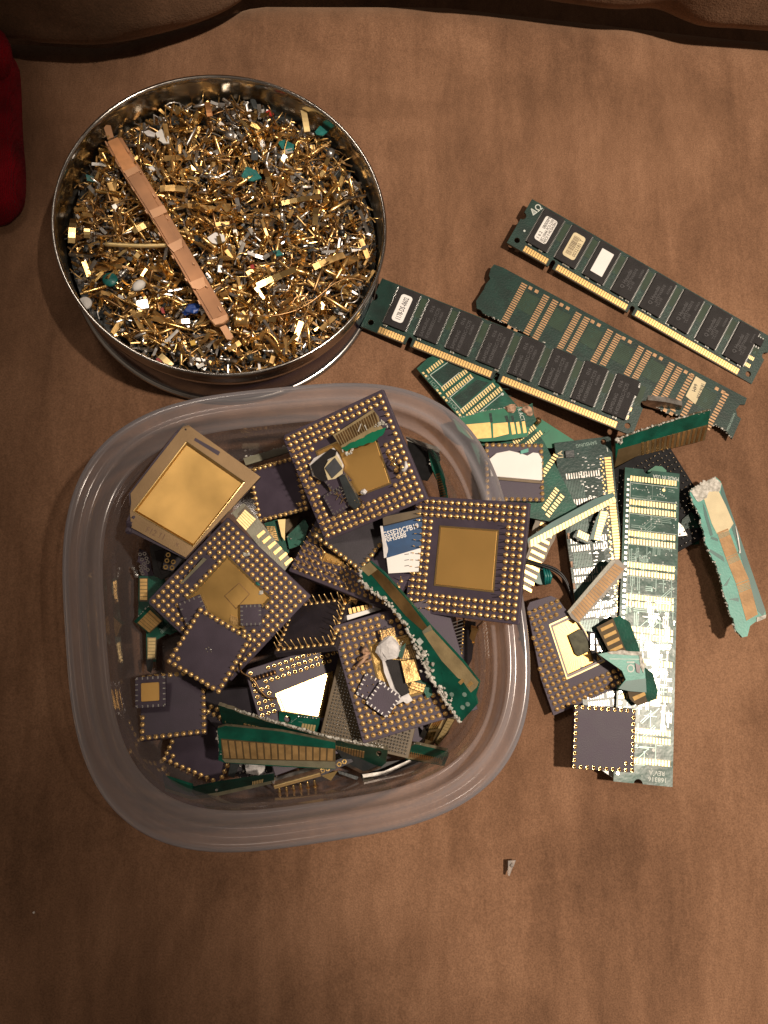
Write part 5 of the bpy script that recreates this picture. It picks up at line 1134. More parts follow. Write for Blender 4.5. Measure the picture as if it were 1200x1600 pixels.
for off in (0, 4):
    mbw.tube(resample([tuple(at(x, y, z)) for x, y, z in ((818,873+off*.5,10), (840,880+off*.6,7), (866,888+off,5), (882,902+off,4), (892,925+off,3), (897,942+off,3))], 20), .55, 6)
w_ = thing('black_wires', 'pair of thin black wires curving between the boards right of the box', 'wire'); part('wire', mbw, 'black', w_)

# black pin chip below the leaning strip
fr = P3((1044,690,8), (1132,822,8), (903,765,9))
bl = fit([(903,765),(1044,690),(1128,822),(993,897)], 49.5, 49.5, 3.2, sz=.5, st=.01, ss=.1, verbose='R10')
R9P = [(974,731),(1063,739),(1052,1230),(960,1224)]; R8P = [(866,692),(952,682),(997,1105),(912,1115)]
pga('black pin grid chip with silver pins, corner showing behind the two narrow boards', bl, 49.5, 19, 5, m='black_ceramic', seed=10, pins=PINS_SIL, skip=[R9P, R8P, [(957,690),(962,684),(1110,641),(1101,688),(1030,705),(957,748)], [(800,700),(905,700),(905,800),(800,800)], [(1078,765),(1140,740),(1170,900),(1100,900)]])
fr = bl.up(1.0); single('green_patch', 'green board tip lying on the black pin grid chip above the grey green board', 'board scrap', MB().prism(L(fr, [(1012,736),(1024,728),(1034,729),(1041,735),(1040,745),(1012,744)]), -.5, .2), 'pcb_bright', fr)
fr = P3((1063,800,5), (1092,815,4), (1060,850,2))
t = thing('pale_edge_block', 'pale grey block with a dark green side right of the grey green board', 'block', fr)
part('dark_side', MB().prism(L(fr, [(1066,812),(1080,800),(1098,815),(1092,850),(1080,852),(1062,828)]), -1, 0), 'pcb', t); part('pale_block', MB().prism(L(fr, [(1058,815),(1066,822),(1079,848),(1074,852),(1057,838)]), -1, .6), 'silver_dull', t)

# slate green memory board (standing up the picture)
s8 = P3((866,692,5), (952,682,5), (889,900,6))
t = board('slate_board', 'slate green memory board with gold contacts down its right side, partly under small strips', 'circuit board', s8, [(866,692),(950,682),(954,684),(975,880),(995,1105),(912,1115),(898,936)], 1.3, 'pcb_slate', holes=[[(943+4.6*math.cos(-k*.6283), 690.5+4.8*math.sin(-k*.6283)) for k in range(10)]])
def s8p(a, b): # a across 0..1, b down 0..1
    l = (866+(912-866)*b, 692+(1115-692)*b); r = (952+(997-952)*b, 682+(1105-682)*b); return (l[0]+(r[0]-l[0])*a, l[1]+(r[1]-l[1])*a)
for k in range(66):
    b = .075+k*.0108
    if b > .75: break
    q = [s8p(.87, b), s8p(.985, b+.0005), s8p(.985, b+.008), s8p(.87, b+.0075)]; part('contact', MB().prism(L(s8, q), -.02, .12), 'contact', t)
    part('via', MB().prism(circ(*s8.loc(*s8p(.80 + (.03 if k % 2 else 0), b+.004)), .42, 6), 0, .12), 'contact', t)
rows = [.118, .215, .245, .355, .385, .47, .50, .60, .63, .73, .76, .85, .88, .93, .96]
padm = None
for ri, b in enumerate(rows):
    for k in range(15):
        if (k*7+ri*5) % 19 == 0: continue
        a = .10+k*.045; q = [s8p(a, b), s8p(a+.022, b), s8p(a+.024, b+.021), s8p(a+.002, b+.021)]; part('pad', MB().prism(L(s8, q), -.02, .12), 'silver_dull', t)
for b0, b1 in ((.145, .212), (.27, .35), (.41, .465), (.53, .595), (.66, .725), (.79, .845)):
    mb = MB()
    for k in range(12): a = .13+k*.028; mb.prism(L(s8, [s8p(a, b0), s8p(a+.009, b0), s8p(a+.011, b1), s8p(a+.002, b1)]), 0, .06)
    part('trace', mb, 'pcb_slate_trace', t, kind='stuff')
    part('mask_panel', MB().prism(L(s8, [s8p(.46, b0), s8p(.68, b0), s8p(.69, b1), s8p(.47, b1)]), -.02, .03), 'pcb', t)
rnd = random.Random(31); mb = MB()
for k in range(260): a, b = rnd.uniform(.4, .84), rnd.uniform(.05, .95); c = s8.loc(*s8p(a, b)); mb.box(c[0]-.3, c[1]-.16, 0, c[0]+rnd.uniform(.1, .9), c[1]+.16, .14)
part('solder_specks', mb, 'silver', t, kind='stuff')
part('chip', MB().slab(L(s8, [(882,705),(896,704),(897,715),(883,716)]), 0, 1, .1), 'slate', t)
for b in (.16, .25, .335, .44, .52, .61): part('capacitor', MB().slab(L(s8, [s8p(.05, b), s8p(.09, b), s8p(.093, b+.022), s8p(.053, b+.022)]), 0, .6, .1), 'char', t)
text(t, 'SAMSUNG', *s8.loc(916, 694), .05, 1.6, 'silk_dim', math.radians(184)); text(t, '1', *s8.loc(949, 703), .05, 2, 'silk', 0); text(t, '1A', *s8.loc(876, 711), .05, 2.4, 'cream', math.radians(90))

# grey green glossy board
s9 = fit([(976,731),(1063,739),(1049,1229),(960,1222)], 24.8, 133.35, 8, sz=1, st=.01, n0=(0.0, .020), verbose='R9')
k9 = s9.k; Wd, Hd = 24.8*k9, 133.35*k9
o = [(-Wd/2, Hd/2), (-2.2-1.9, Hd/2)] + arcn(-2.2, Hd/2, 1.9, 180, 360) + [(Wd/2, Hd/2), (Wd/2, -Hd/2), (-2.0+1.9, -Hd/2)] + arcn(-2.0, -Hd/2, 1.9, 0, 180) + [(-Wd/2, -Hd/2)]
t = thing('grey_green_board', 'long glossy grey green board with twin rows of pale pads, rightmost in the pile', 'circuit board', s9)
part('board', MB().prism(o, -1.25, 0, mside=1), ['pcb_silver', 'edge'], t)
PAD = MB().box(-.42, -1.15, -.02, .42, 1.15, .1).data('pad', ['contact_pale'])
def prow9(py, n=16, x0=-9.4, dx=1.33):
    y = s9.loc(1010, py)[1]
    for i in range(n): shift(link('pad', PAD, t), x0*k9+i*dx*k9, y)
for py in (750, 787, 799, 836, 848, 885, 897, 935, 946, 1143, 1156, 1190): prow9(py)
for py in (985, 996, 1035, 1090): prow9(py, 16)
mb = MB(); rnd = random.Random(8)
for k in range(54):
    y = Hd/2-6-k*2.35; mb.box(-Wd/2+1.0, y, 0, -Wd/2+2.1, y+1.1, .3)
part('edge_parts', mb, 'silver', t, kind='stuff'); mb = MB()
mb.box(-Wd/2+2.6, -Hd/2+10, 0, -Wd/2+2.8, Hd/2-6, .06)
for py in (757, 781, 805, 830, 853, 880, 903, 929, 952, 1137, 1162, 1184): y = s9.loc(1010, py)[1]; mb.box(-9.8, y-.1, 0, 11.6, y+.1, .07)
part('outline_print', mb, 'silk', t)
traces(t, (-9.5, -Hd/2+6, 11.5, Hd/2-6), 170, 'pcb_slate_trace', 9, width=.3, L=(2, 9), dirs=(0, 0, 90, 90, 45), pitch=.8)
traces(t, (-3, -Hd/2+20, 11.5, 10), 110, 'silver_dull', 19, width=.35, L=(1.5, 7), dirs=(0, 90, 90), pitch=.9)
mb = MB()
for k in range(330): x, y = rnd.uniform(-9, 11.5), rnd.uniform(-Hd/2+3, Hd/2-5); r_ = rnd.uniform(.15, .38); mb.prism(circ(x, y, r_, 6), 0, .12)
part('vias', mb, 'silk', t, kind='stuff')
part('gold_dot', MB().prism(circ(*s9.loc(1037, 766), .7, 8), 0, .12), 'contact_pale', t); part('gold_dot', MB().prism(circ(*s9.loc(1021, 1172), .7, 8), 0, .12), 'white', t)
text(t, 'MADE IN USA', 6.2, Hd/2-2.6, .06, 1.9, 'silk', math.pi, sx=.75); text(t, 'REV A', 5.6, -Hd/2+5.0, .06, 1.9, 'silk', math.pi); text(t, '168316', 6.0, -Hd/2+2.4, .06, 2.0, 'silk', math.pi)

# narrow strip across the slate board
fr = P3((826,850,13), (962,778,11), (822,838,13))
t = finger_strip('long narrow strip of contacts lying slantwise over the slate green board', fr, [(824,842),(862,816),(930,779),(958,769),(963,780),(930,797),(870,829),(826,856)], [([(826,846),(962,778),(962,782),(930,797),(870,829),(826,856)], 'fibre')], 0, None, torn_px=[(826,842),(850,825),(880,809)], tr=.4, m='pcb_teal_dark')
fingers(t, L(fr, [(828,844),(960,776),(963,783),(829,855)]), 27, .1, .8, 'contact_pale')
fr = P3((912,838,9), (930,842,9), (904,850,9))
t = finger_strip('tiny board piece with five gold contacts lying on the slate green board', fr, [(900,830),(908,826),(922,836),(920,850),(908,846),(895,838)], [], 0, None, m='pcb_slate', torn_px=[(896,838),(906,846)], tr=.35)
fingers(t, L(fr, [(904,828),(921,836),(918,846),(901,838)]), 5, .1, .8, 'contact_pale')
fr = P3((936,800,9), (948,803,9), (928,848,9))
t = finger_strip('small upright board piece with eleven gold contacts on the slate green board', fr, [(938,796),(951,800),(948,815),(936,846),(930,844),(921,842),(930,815)], [], 0, None, m='pcb_teal_dark', torn_px=[(922,842),(930,818),(937,800)], tr=.45)
fingers(t, L(fr, [(950,800),(936,845),(928,843),(939,798)]), 11, .1, .8, 'contact')
# brown strip
fr = P3((895,968,12), (972,876,14), (886,960,12))
t = finger_strip('thick brown strip with about twenty dull contacts lying slantwise above the broken chip', fr, [(888,958),(958,874),(966,873),(978,886),(970,902),(904,974),(893,966)], [([(889,955),(960,877),(976,888),(903,972)], 'fibre_dark')], 0, None, m='fibre_dark', torn_px=[(978,886),(970,902),(945,930),(925,950)], tr=.55)
fingers(t, L(fr, [(892,957),(961,880),(975,889),(904,971)]), 21, .1, .82, 'gold_brown')
part('pale_edge', MB().prism(L(fr, [(886,956),(956,874),(961,877),(891,959)]), -1.1, .15), 'fibre_grey', t)
# broken chip with open cavity
c17 = fit([(799,963),(954,897),(1020,1051),(865,1117)], 44.5, 44.5, 9, st=.06, verbose='R17')
op = [(828,941),(861,931),(876,940),(884,951),(895,962),(905,975),(915,1000),(920,1020),(945,1032),(962,1040),(974,1050),(981,1062),(978,1070),(865,1118)]
op = [(824,950),(828,941),(861,931),(872,936),(882,950),(893,960),(903,970),(912,985),(920,1003),(930,1020),(952,1032),(970,1043),(980,1058),(981,1067),(920,1094),(865,1118),(845,1060)]
ol = L(c17, op)
t = thing('broken_chip', 'pin grid chip broken in half with its gold cavity and dark die exposed', 'chip', c17)
cav = L(c17, [(864,980),(890,968),(903,972),(912,986),(926,1014),(940,1030),(908,1045),(888,1054)])
part('ceramic_body', MB().prism(ol, -2.4, 0, [cav]), 'ceramic', t)
place_pins(t, c17, 17, 4, 2.54*c17.k, PINS, keep=lambda u, v: inside((u, v), ol) and not inside((u, v), L(c17, [(850,972),(890,950),(915,960),(960,1040),(895,1070)])), seed=17)
cx = sum(a[0] for a in cav)/len(cav); cy = sum(a[1] for a in cav)/len(cav); sc = lambda k: [(cx+(a[0]-cx)*k, cy+(a[1]-cy)*k) for a in cav]
part('seal_ring', MB().prism(sc(1.16), -.02, .14, [sc(1.1)[::-1]]), 'contact_pale', t); part('pale_step', MB().prism(sc(1.09), -.02, .12, [sc(1.0)[::-1]]), 'seal', t)
part('cavity_floor', MB().prism(sc(1.02), -1.9, -1.5), 'gold_lid', t); mb = MB()
for k in range(34):
    t_ = k/34*len(cav); i = int(t_); f_ = t_-i; a = cav[i]; b = cav[(i+1) % len(cav)]; p = (a[0]+(b[0]-a[0])*f_, a[1]+(b[1]-a[1])*f_); q = (cx+(p[0]-cx)*.62, cy+(p[1]-cy)*.62)
    p = (cx+(p[0]-cx)*.92, cy+(p[1]-cy)*.92); d = Vector((p[1]-q[1], q[0]-p[0])).normalized()*.16; mb.prism([(p[0]-d.x,p[1]-d.y),(q[0]-d.x,q[1]-d.y),(q[0]+d.x,q[1]+d.y),(p[0]+d.x,p[1]+d.y)], -1.5, -1.35)
part('bond_fingers', mb, 'contact_pale', t)
part('die', MB().slab(L(c17, [(888,993),(906,983),(914,986),(920,1000),(921,1018),(905,1026),(899,1022)]), -1.4, -.4, .1), 'die_dark', t)
# stuff right of the broken chip
fr = FL(925, 1000, 10); t = thing('dark_bit_with_squares', 'dark fragment with three small square marks beside the exposed die', 'chip scrap', fr)
part('body', MB().prism(L(fr, [(918,986),(930,988),(932,1010),(933,1034),(928,1034),(924,1018)]), -1.2, 0), 'ic', t)
for y in (994, 1003, 1012): part('mark', MB().prism(L(fr, [(923,y-3),(928,y-3),(928,y+3),(923,y+3)]), 0, .1, [L(fr, [(924.3,y-1.3),(926.7,y-1.3),(926.7,y+1.3),(924.3,y+1.3)])[::-1]]), 'silver', t)
fr = P3((934,978,10), (960,965,12), (960,1030,11))
t = finger_strip('brown and green board corner with five wide gold bars lying on the grey green board', fr, [(932,980),(958,966),(968,962),(984,972),(998,1010),(1004,1040),(1020,1052),(1028,1080),(1026,1092),(996,1103),(984,1092),(975,1060),(950,1015)], [([(958,966),(968,962),(984,972),(998,1010),(1004,1040),(1020,1052),(1028,1080),(1026,1092),(1012,1097),(1000,1060),(975,1010)], 'pcb_mid')], 0, None, m='fibre_dark', torn_px=[(966,962),(984,972),(990,990)], tr=.4)
for k in range(4): x, y = 938+k*4.8, 982+k*11.2; fingers(t, L(fr, [(x,y),(x+19,y-9),(x+21,y-4),(x+2,y+5)]), 1, .1, 1, 'contact')
fingers(t, L(fr, [(988,1089),(1007,1081),(1009,1086),(991,1095)]), 1, .1, 1, 'contact')
fr = P3((935,1024,17), (1005,1024,17), (970,1078,16))
t = thing('teal_board_shard', 'translucent teal board shard marked OI hanging over the edge of the broken chip', 'board scrap', fr)
part('board', MB().prism(L(fr, [(935,1022),(950,1019),(1003,1022),(1008,1050),(1010,1082),(984,1080),(966,1076),(978,1062),(972,1048),(955,1036)]), -1, 0), 'pcb_teal', t)
part('tip', MB().prism(L(fr, [(978,1064),(1009,1060),(1010,1082),(984,1080),(966,1076)]), -.02, .1), 'pcb_teal_dark', t)
part('break_edge', MB().prism(L(fr, jagpx([(948,1019),(975,1016),(1001,1018),(1008,1040),(1005,1052),(1000,1040),(998,1024),(950,1023)], 4, .7, 3)[:-1]), 0, .3), 'torn', t)
part('printed_line', MB().prism(L(fr, [(952,1029),(1000,1029.5),(1000,1030.5),(952,1030)]), 0, .08), 'silk', t); text(t, 'OI', *fr.loc(986, 1042), .1, 3.4, 'silk', math.radians(90))
part('grey_chip', MB().prism(L(fr, [(992,1036),(1000,1040),(999,1052),(994,1050)]), 0, .5), 'seal', t)
# plain purple chip with one row of pins
fr = FL(950, 1210, 6); single('white_label_corner', 'white paper corner sticking out below the plain purple chip', 'paper', MB().prism(L(fr, [(930,1196),(974,1204),(970,1214),(966,1219),(958,1216)]), -.4, 0), 'white_gloss', fr)
fr = P3((955,1204,6), (975,1204,6), (965,1222,6))
c20 = fit([(898,1103),(995,1108),(991,1206),(892,1201)], 24.4, 24.4, 12, st=.06, verbose='R20')
pga('plain purple square chip with one row of gold rings, lying outside the box', c20, 24.4, 10, 1, seed=20, pins=PINS_RING, extra=((8, 1),), drop=0)

# teal torn strip on the far right
fr = P3((1085,765,10), (1165,992,12), (1128,752,10))
t = thing('teal_torn_strip', 'teal board strip with worn gold pads and ragged edge lying alone at the right', 'board scrap', fr)
le = jagpx([(1078,768),(1082,784),(1094,806),(1098,826),(1102,846),(1110,866),(1120,884),(1126,906),(1132,930),(1138,950),(1146,966),(1150,985),(1160,996)], 4, 1.3, 6)
part('board', MB().prism(L(fr, [(1126,752),(1118,745)]+jagpx([(1112,750),(1090,760),(1078,766)], 4, 1, 3)[:-1]+le+[(1168,994),(1172,978),(1180,972),(1197,962),(1196,954)]), -1.4, 0), 'pcb_teal', t)
part('bare_end', MB().prism(L(fr, jagpx([(1079,768),(1095,757),(1116,746),(1127,756),(1124,768),(1108,768),(1104,778),(1090,784),(1086,780)], 3, .7, 9)[:-1]), -.02, .25), 'torn', t)
part('worn_patch', MB().prism(L(fr, [(1100,780),(1108,768),(1122,766),(1134,790),(1146,818),(1138,830),(1120,834),(1112,818)]), -.02, .1), 'cream', t)
q = lambda a, b: [(1120+a*.0, 830)]
gl, gr = [(1120,832),(1134,872),(1150,912),(1166,970)], [(1137,825),(1152,864),(1170,905),(1184,960)]
for i in range(3):
    a0, a1, b0, b1 = gl[i], gl[i+1], gr[i], gr[i+1]
    cx_ = lambda p, q_, s_: (p[0]+(q_[0]-p[0])*s_, p[1]+(q_[1]-p[1])*s_)
    cuts = [0, .08, .12, .16, .2, .24, 1.0]
    for s0, s1 in zip(cuts[:-1], cuts[1:]): part('gold_pad', MB().prism(L(fr, [cx_(a0, a1, s0+.012), cx_(b0, b1, s0+.012), cx_(b0, b1, s1), cx_(a0, a1, s1)]), -.02, .12), 'gold_brown', t)
for q_ in ([(1112,838),(1122,842),(1122,846),(1110,842)], [(1110,858),(1130,870),(1132,878),(1108,862)], [(1142,900),(1136,915),(1130,916)], [(1138,936),(1154,934),(1154,940)], [(1098,785),(1104,800),(1114,836),(1110,838),(1100,804)], [(1163,892),(1168,904),(1165,906),(1161,894)], [(1174,926),(1178,938),(1175,940),(1171,928)]): part('dark_trace', MB().prism(L(fr, q_), -.02, .06), 'pcb_teal_dark', t)
part('right_bevel', MB().prism(L(fr, [(1128,756),(1134,775),(1196,954),(1192,962),(1184,955),(1126,770)]), -.02, .07), 'pcb_teal_dark', t)
part('end_scrape', MB().prism(L(fr, [(1182,965),(1197,960),(1196,966),(1182,972)]), 0, .3), 'torn', t); torn(L(fr, le[::2]), t, .5, 1.8, 16, -.4, mat_='torn'); torn(L(fr, [(1080,766),(1095,757),(1116,747)]), t, .55, 3, 17, 0)
part('scratch', MB().tube([(*fr.loc(1149, 822), .1), (*fr.loc(1152, 838), .25), (*fr.loc(1156, 862), .15)], [.25, .4, .4], 5).blob((*fr.loc(1155, 863), .3), .5, 2, n=4), 'white_gloss', t)

# clear shard and lint on the suede
fr = FL(799, 1356, 2.5); single('clear_shard', 'tiny clear plastic shard lying alone on the suede below the box', 'shard', MB().prism(L(fr, [(794,1345),(806,1344),(804,1350),(800,1358),(796,1369),(794,1368)]), -1.2, 0).blob((*fr.loc(800, 1352), .1), .9, 3, n=4), 'shard', fr)
fr = FL(53, 1426, 2); single('lint_speck', 'white speck of lint on the dark left side of the suede', 'speck', MB().blob((0, 0, 0), .45, 3, n=4), 'white', fr)

# ------------------------------------------------------------------ scrap in the round tin
RT = TR-2.6
def lvl(x, y):
    r = math.hypot(x, y)/RT
    return 24.0 + 1.6*noise.noise(Vector((x/16, y/16, 9))) + 1.8*noise.noise(Vector((x/34, y/34, 3))) - 1.2*r*r + 0.6
def mk_flat(rnd, L_, w, th=.28):
    n = rnd.choice((1, 2, 2, 3)); pts = [(0, 0, 0)]; a = 0
    for i in range(n):
        x, y, z = pts[-1]; s_ = L_/n; pts.append((x+s_*math.cos(a), 0, z+s_*math.sin(a))); a += rnd.choice((0, .25, -.4, .6, -.9, 1.2))
    cx = sum(p[0] for p in pts)/len(pts); mb = MB(); vs = []
    taper = rnd.choice((1, 1, .6, .35))
    for i, p in enumerate(pts):
        ww = w/2*(1-(1-taper)*i/n)
        for dy in (-ww, ww):
            for dz in (-th/2, th/2): vs.append((p[0]-cx, dy, p[2]+dz))
    fs = []
    for i in range(n): a = i*4; b = a+4; fs += [(a, b, b+2, a+2), (a+1, a+3, b+3, b+1), (a, a+1, b+1, b), (a+2, b+2, b+3, a+3)]
    fs += [(0, 2, 3, 1), (n*4, n*4+1, n*4+3, n*4+2)]; mb.add(vs, fs); return mb
ROTX = Matrix.Rotation(math.radians(90), 4, 'Y')
def mk_pin(rnd, L_, r):
    k = rnd.random(); p = [(0, -L_/2), (r*.8, -L_/2), (r*.9, -L_/2+.4)]
    if k < .5: p += [(r*.9, -L_*.1), (r*1.35, -L_*.08), (r*1.35, L_*.02), (r*.75, L_*.04), (r*.55, L_*.3), (r*.45, L_*.48), (0, L_/2)]
    elif k < .8: p += [(r, L_*.3), (r*.5, L_*.36), (r*.45, L_*.49), (0, L_/2)]
    else: p += [(r, L_*.42), (r*1.2, L_*.43), (r*1.2, L_*.5), (r*.6, L_*.5), (r*.55, L_*.4)]
    return MB().lathe(p, 7, T=ROTX)
def mk_wire(rnd, L_, r):
    pts = []; a = rnd.uniform(-1, 1); x = y = z = 0; k = rnd.uniform(-1.2, 1.2)*2/L_
    for i in range(6): pts.append((x, y, z)); a += k*L_/5; x += L_/5*math.cos(a); y += L_/5*math.sin(a); z += rnd.uniform(-.5, .5)
    c = [sum(p[d] for p in pts)/6 for d in range(3)]; return MB().tube([tuple(p[d]-c[d] for d in range(3)) for p in pts], r, 5)
def mk_ring(rnd, R_, r):
    sw = rnd.uniform(4.2, 6.6); return MB().tube([(R_*math.cos(sw*i/14), R_*math.sin(sw*i/14), .12*i*r) for i in range(15)], r, 5)
def mk_bit(rnd, s_): 
    mb = MB(); k = rnd.random()
    if k < .4: mb.slab(rrect(s_*1.2, s_*.8, s_*.15, 1), -.3, .4, .08)
    elif k < .7: mb.lathe([(0, -s_*.4), (s_*.45, -s_*.4), (s_*.45, s_*.4), (0, s_*.4)], 8, T=ROTX)
    else: mb.blob((0, 0, 0), s_*.5, rnd.random(), n=4, sq=(1.1, .8, .7))
    return mb
rnd = random.Random(11)
def pose(x, y, z, pit=.34):
    return TIN.mat() @ Matrix.Translation((x*.001, y*.001, z*.001)) @ Matrix.Rotation(rnd.uniform(0, 6.283), 4, 'Z') @ Matrix.Rotation(rnd.gauss(0, pit), 4, 'Y') @ Matrix.Rotation(rnd.gauss(0, .6), 4, 'X')
def spot(m=1.0):
    while True:
        x, y = rnd.uniform(-RT, RT), rnd.uniform(-RT, RT)
        if math.hypot(x, y) < RT-m: return x, y
KINDS = [
 ('flat_contact', 'contact', lambda: mk_flat(rnd, rnd.uniform(5.5, 14), rnd.uniform(1.1, 2.3), .34), ('brass', 'brass', 'gold_bright', 'gold'), 300, 'gold coloured flat contact piece mixed into the scrap in the round tin', 'gold flat contacts in the tin', 6, 2.2),
 ('tube_contact', 'contact', lambda: mk_pin(rnd, rnd.uniform(6.5, 13.5), rnd.uniform(.65, 1.15)), ('brass', 'brass', 'gold', 'bronze'), 270, 'gold coloured turned contact pin mixed into the scrap in the round tin', 'gold turned pins in the tin', 6, 2.2),
 ('grey_contact', 'contact', lambda: (mk_flat(rnd, rnd.uniform(5, 11), rnd.uniform(1, 2)) if rnd.random() < .5 else mk_pin(rnd, rnd.uniform(5, 11), rnd.uniform(.55, 1.0))), ('nickel', 'nickel', 'silver_dull', 'silver'), 250, 'silver grey metal contact piece mixed into the scrap in the round tin', 'grey metal pieces in the tin', 5.2, 2.2),
 ('thin_wire', 'wire', lambda: mk_wire(rnd, rnd.uniform(8, 18), rnd.uniform(.2, .38)), ('brass', 'bronze', 'gold', 'brass'), 230, 'thin bent golden wire tangled in the scrap in the round tin', 'thin golden wires in the tin', 6, 2.2),
 ('wire_ring', 'wire', lambda: mk_ring(rnd, rnd.uniform(1.4, 3.0), rnd.uniform(.16, .25)), ('brass', 'bronze', 'gold'), 16, 'small curled ring of golden wire in the scrap in the round tin', 'small wire rings in the tin', 3, 2.4),
 ('dark_bit', 'scrap bit', lambda: mk_bit(rnd, rnd.uniform(2, 3.8)), ('slate', 'black', 'bronze'), 46, 'dark blocky scrap bit mixed into the metal scrap in the round tin', 'dark bits in the tin', 3, 1.4),
 ('shiny_bit', 'scrap bit', lambda: mk_bit(rnd, rnd.uniform(1.4, 2.8)), ('silver', 'nickel', 'silver'), 44, 'shiny silver scrap bit mixed into the metal scrap in the round tin', 'silver bits in the tin', 3, 1.8)]
for nm, cat, fn, mats, cnt, lab, grp, mg, up in KINDS:
    ms = [fn().data(nm, [mats[i % len(mats)]]) for i in range(14)]
    for i in range(cnt):
        x, y = spot(mg); o = link(nm, ms[i % 14]); o.matrix_world = pose(x, y, lvl(x, y)+rnd.uniform(-1.0, up+.6))
        o['label'] = lab; o['category'] = cat; o['group'] = grp
# the mass underneath
fill = MB(); fill.lathe([(0.01, 14.5), (RT-.5, 14.5), (RT-.2, 15), (0.01, 18.5)], 40, 4, smooth=False)
for i in range(4200):
    x, y = spot(2.6 if i % 3 else 1.2); z = lvl(x, y)+rnd.uniform(-6.5, .1); q = rnd.random()
    m = MB(); 
    if q < .26: m = mk_flat(rnd, rnd.uniform(3.5, 8), rnd.uniform(.8, 1.9))
    elif q < .54: m.tube([(-rnd.uniform(1.5, 3.5), 0, 0), (0, rnd.uniform(-.2, .2), 0), (rnd.uniform(1.5, 3.5), 0, rnd.uniform(-.5, .5))], [rnd.uniform(.35, .85)]*3, 5)
    elif q < .93: m = mk_wire(rnd, rnd.uniform(6, 13), rnd.uniform(.18, .32))
    else: m.blob((0, 0, 0), rnd.uniform(.4, .9), i, n=3)
    T = Matrix.Translation((x, y, z)) @ Matrix.Rotation(rnd.uniform(0, 6.283), 4, 'Z') @ Matrix.Rotation(rnd.gauss(0, .35), 4, 'Y')
    vs = [T @ Vector(v) for v in m.v]
    lim = RT+.3
    if max(v.x*v.x+v.y*v.y for v in vs) > lim*lim: continue
    fill.add(vs, m.f, rnd.choice((0, 0, 0, 0, 1, 2, 2, 2, 3, 3, 4)), False)
o = link('metal_scrap', fill.data('metal_scrap', ['brass', 'gold_bright', 'nickel', 'bronze', 'slate'])); o.matrix_world = TIN.mat()
o['label'] = 'dense tangle of tiny golden pins and clippings filling the round tin'; o['category'] = 'metal scrap'; o['kind'] = 'stuff'
# pieces one can name
def tinf(px, py, dz=2.6, qx=None, qy=None):
    u, v = TIN.loc(px, py, 24.5+dz); h = lvl(u, v)+dz; return tinup(px, py, h, qx, qy)
def tinup(px, py, h, qx=None, qy=None):
    g = TIN.up(h); u, v = g.loc(px, py); a, b = g.loc(px+50 if qx is None else qx, py if qy is None else qy)
    x = (g.x*(a-u)+g.y*(b-v)).normalized(); return Frame(g.world(u, v), x, g.z.cross(x).normalized(), g.z)
def tin_piece(nm, label, cat, mb, m, px, py, dz=2.6, qx=None, qy=None): return single(nm, label, cat, mb, m, tinf(px, py, dz, qx, qy))
def poly_tin(nm, label, cat, pts, m, dz=2.8, th=.8):
    cx, cy = sum(p[0] for p in pts)/len(pts), sum(p[1] for p in pts)/len(pts); f = tinf(cx, cy, dz); return single(nm, label, cat, MB().prism(L(f, pts), -th, 0), m, f)
poly_tin('teal_shard', 'teal shard near the top right of the tin scrap, below the pale upright strip', 'shard', [(434,222),(444,218),(460,226),(459,234),(450,236),(440,232)], 'teal_plastic')
poly_tin('teal_shard', 'teal triangular shard right of centre above the copper bar middle', 'shard', [(377,275),(385,260),(400,266),(409,278),(395,283),(382,281)], 'teal_plastic')
poly_tin('teal_shard', 'dark teal shard closest to the right wall of the round tin', 'shard', [(492,206),(500,196),(512,197),(514,204),(504,212),(494,210)], 'teal_plastic')
poly_tin('teal_shard', 'small teal chip right of the copper bar lower half', 'shard', [(426,392),(436,390),(443,398),(432,400)], 'teal_plastic')
poly_tin('teal_shard', 'small teal chip near the left wall of the round tin', 'shard', [(134,272),(146,276),(148,284),(136,282)], 'teal_plastic')
tin_piece('teal_disc', 'flat oval teal disc in the lower left of the tin scrap', 'disc', MB().lathe([(0, -.7), (2.9, -.7), (3.2, 0), (2.8, .6), (0, .7)], 12), 'teal_plastic', 172, 437, 3)
tin_piece('blue_chunk', 'rough blue chunk beside the lower end of the copper bar', 'chunk', MB().blob((0, 0, 0), 3.0, 5, sq=(1.2, .7, .5), n=5), 'blue_plastic', 299, 484, 3, 330, 470)
tin_piece('white_bead', 'white oblong bead in the lower left of the tin scrap', 'bead', MB().blob((0, 0, 0), 2.9, 7, sq=(1.1, .75, .5), n=7, amp=.08, smooth=True), 'white', 217, 446, 3.2, 240, 430)
tin_piece('white_button', 'round white button with a gold underside at the left wall of the tin', 'button', MB().lathe([(0, -.8), (2.6, -.8), (2.8, .3), (2.2, .7), (.9, .5), (.7, .9), (0, .9)], 14), 'white', 133, 474, 3)
tin_piece('silver_cube', 'shiny silver block below the white bead in the tin scrap', 'block', MB().slab(rrect(5.2, 4.4, .5, 2), -2, 1, .3), 'silver', 223, 477, 2.6, 240, 474)
poly_tin('grey_flake', 'pale grey flake right beside the upper part of the copper bar', 'flake', [(243,208),(252,201),(264,214),(264,224),(255,224),(247,218)], 'white', 3)
poly_tin('pale_chip', 'small pinkish white chip at the top left of the tin scrap', 'chip scrap', [(224,206),(232,203),(243,208),(241,214),(230,212)], 'lump', 3)
poly_tin('white_chip', 'white triangular chip right of the copper bar middle', 'chip scrap', [(324,371),(336,363),(350,367),(352,376),(338,381),(329,379)], 'white', 3)
poly_tin('white_chip', 'tiny square white chip beside the copper bar in the upper left scrap', 'chip scrap', [(232,261),(240,258),(243,265),(235,269)], 'white_gloss', 3.4)
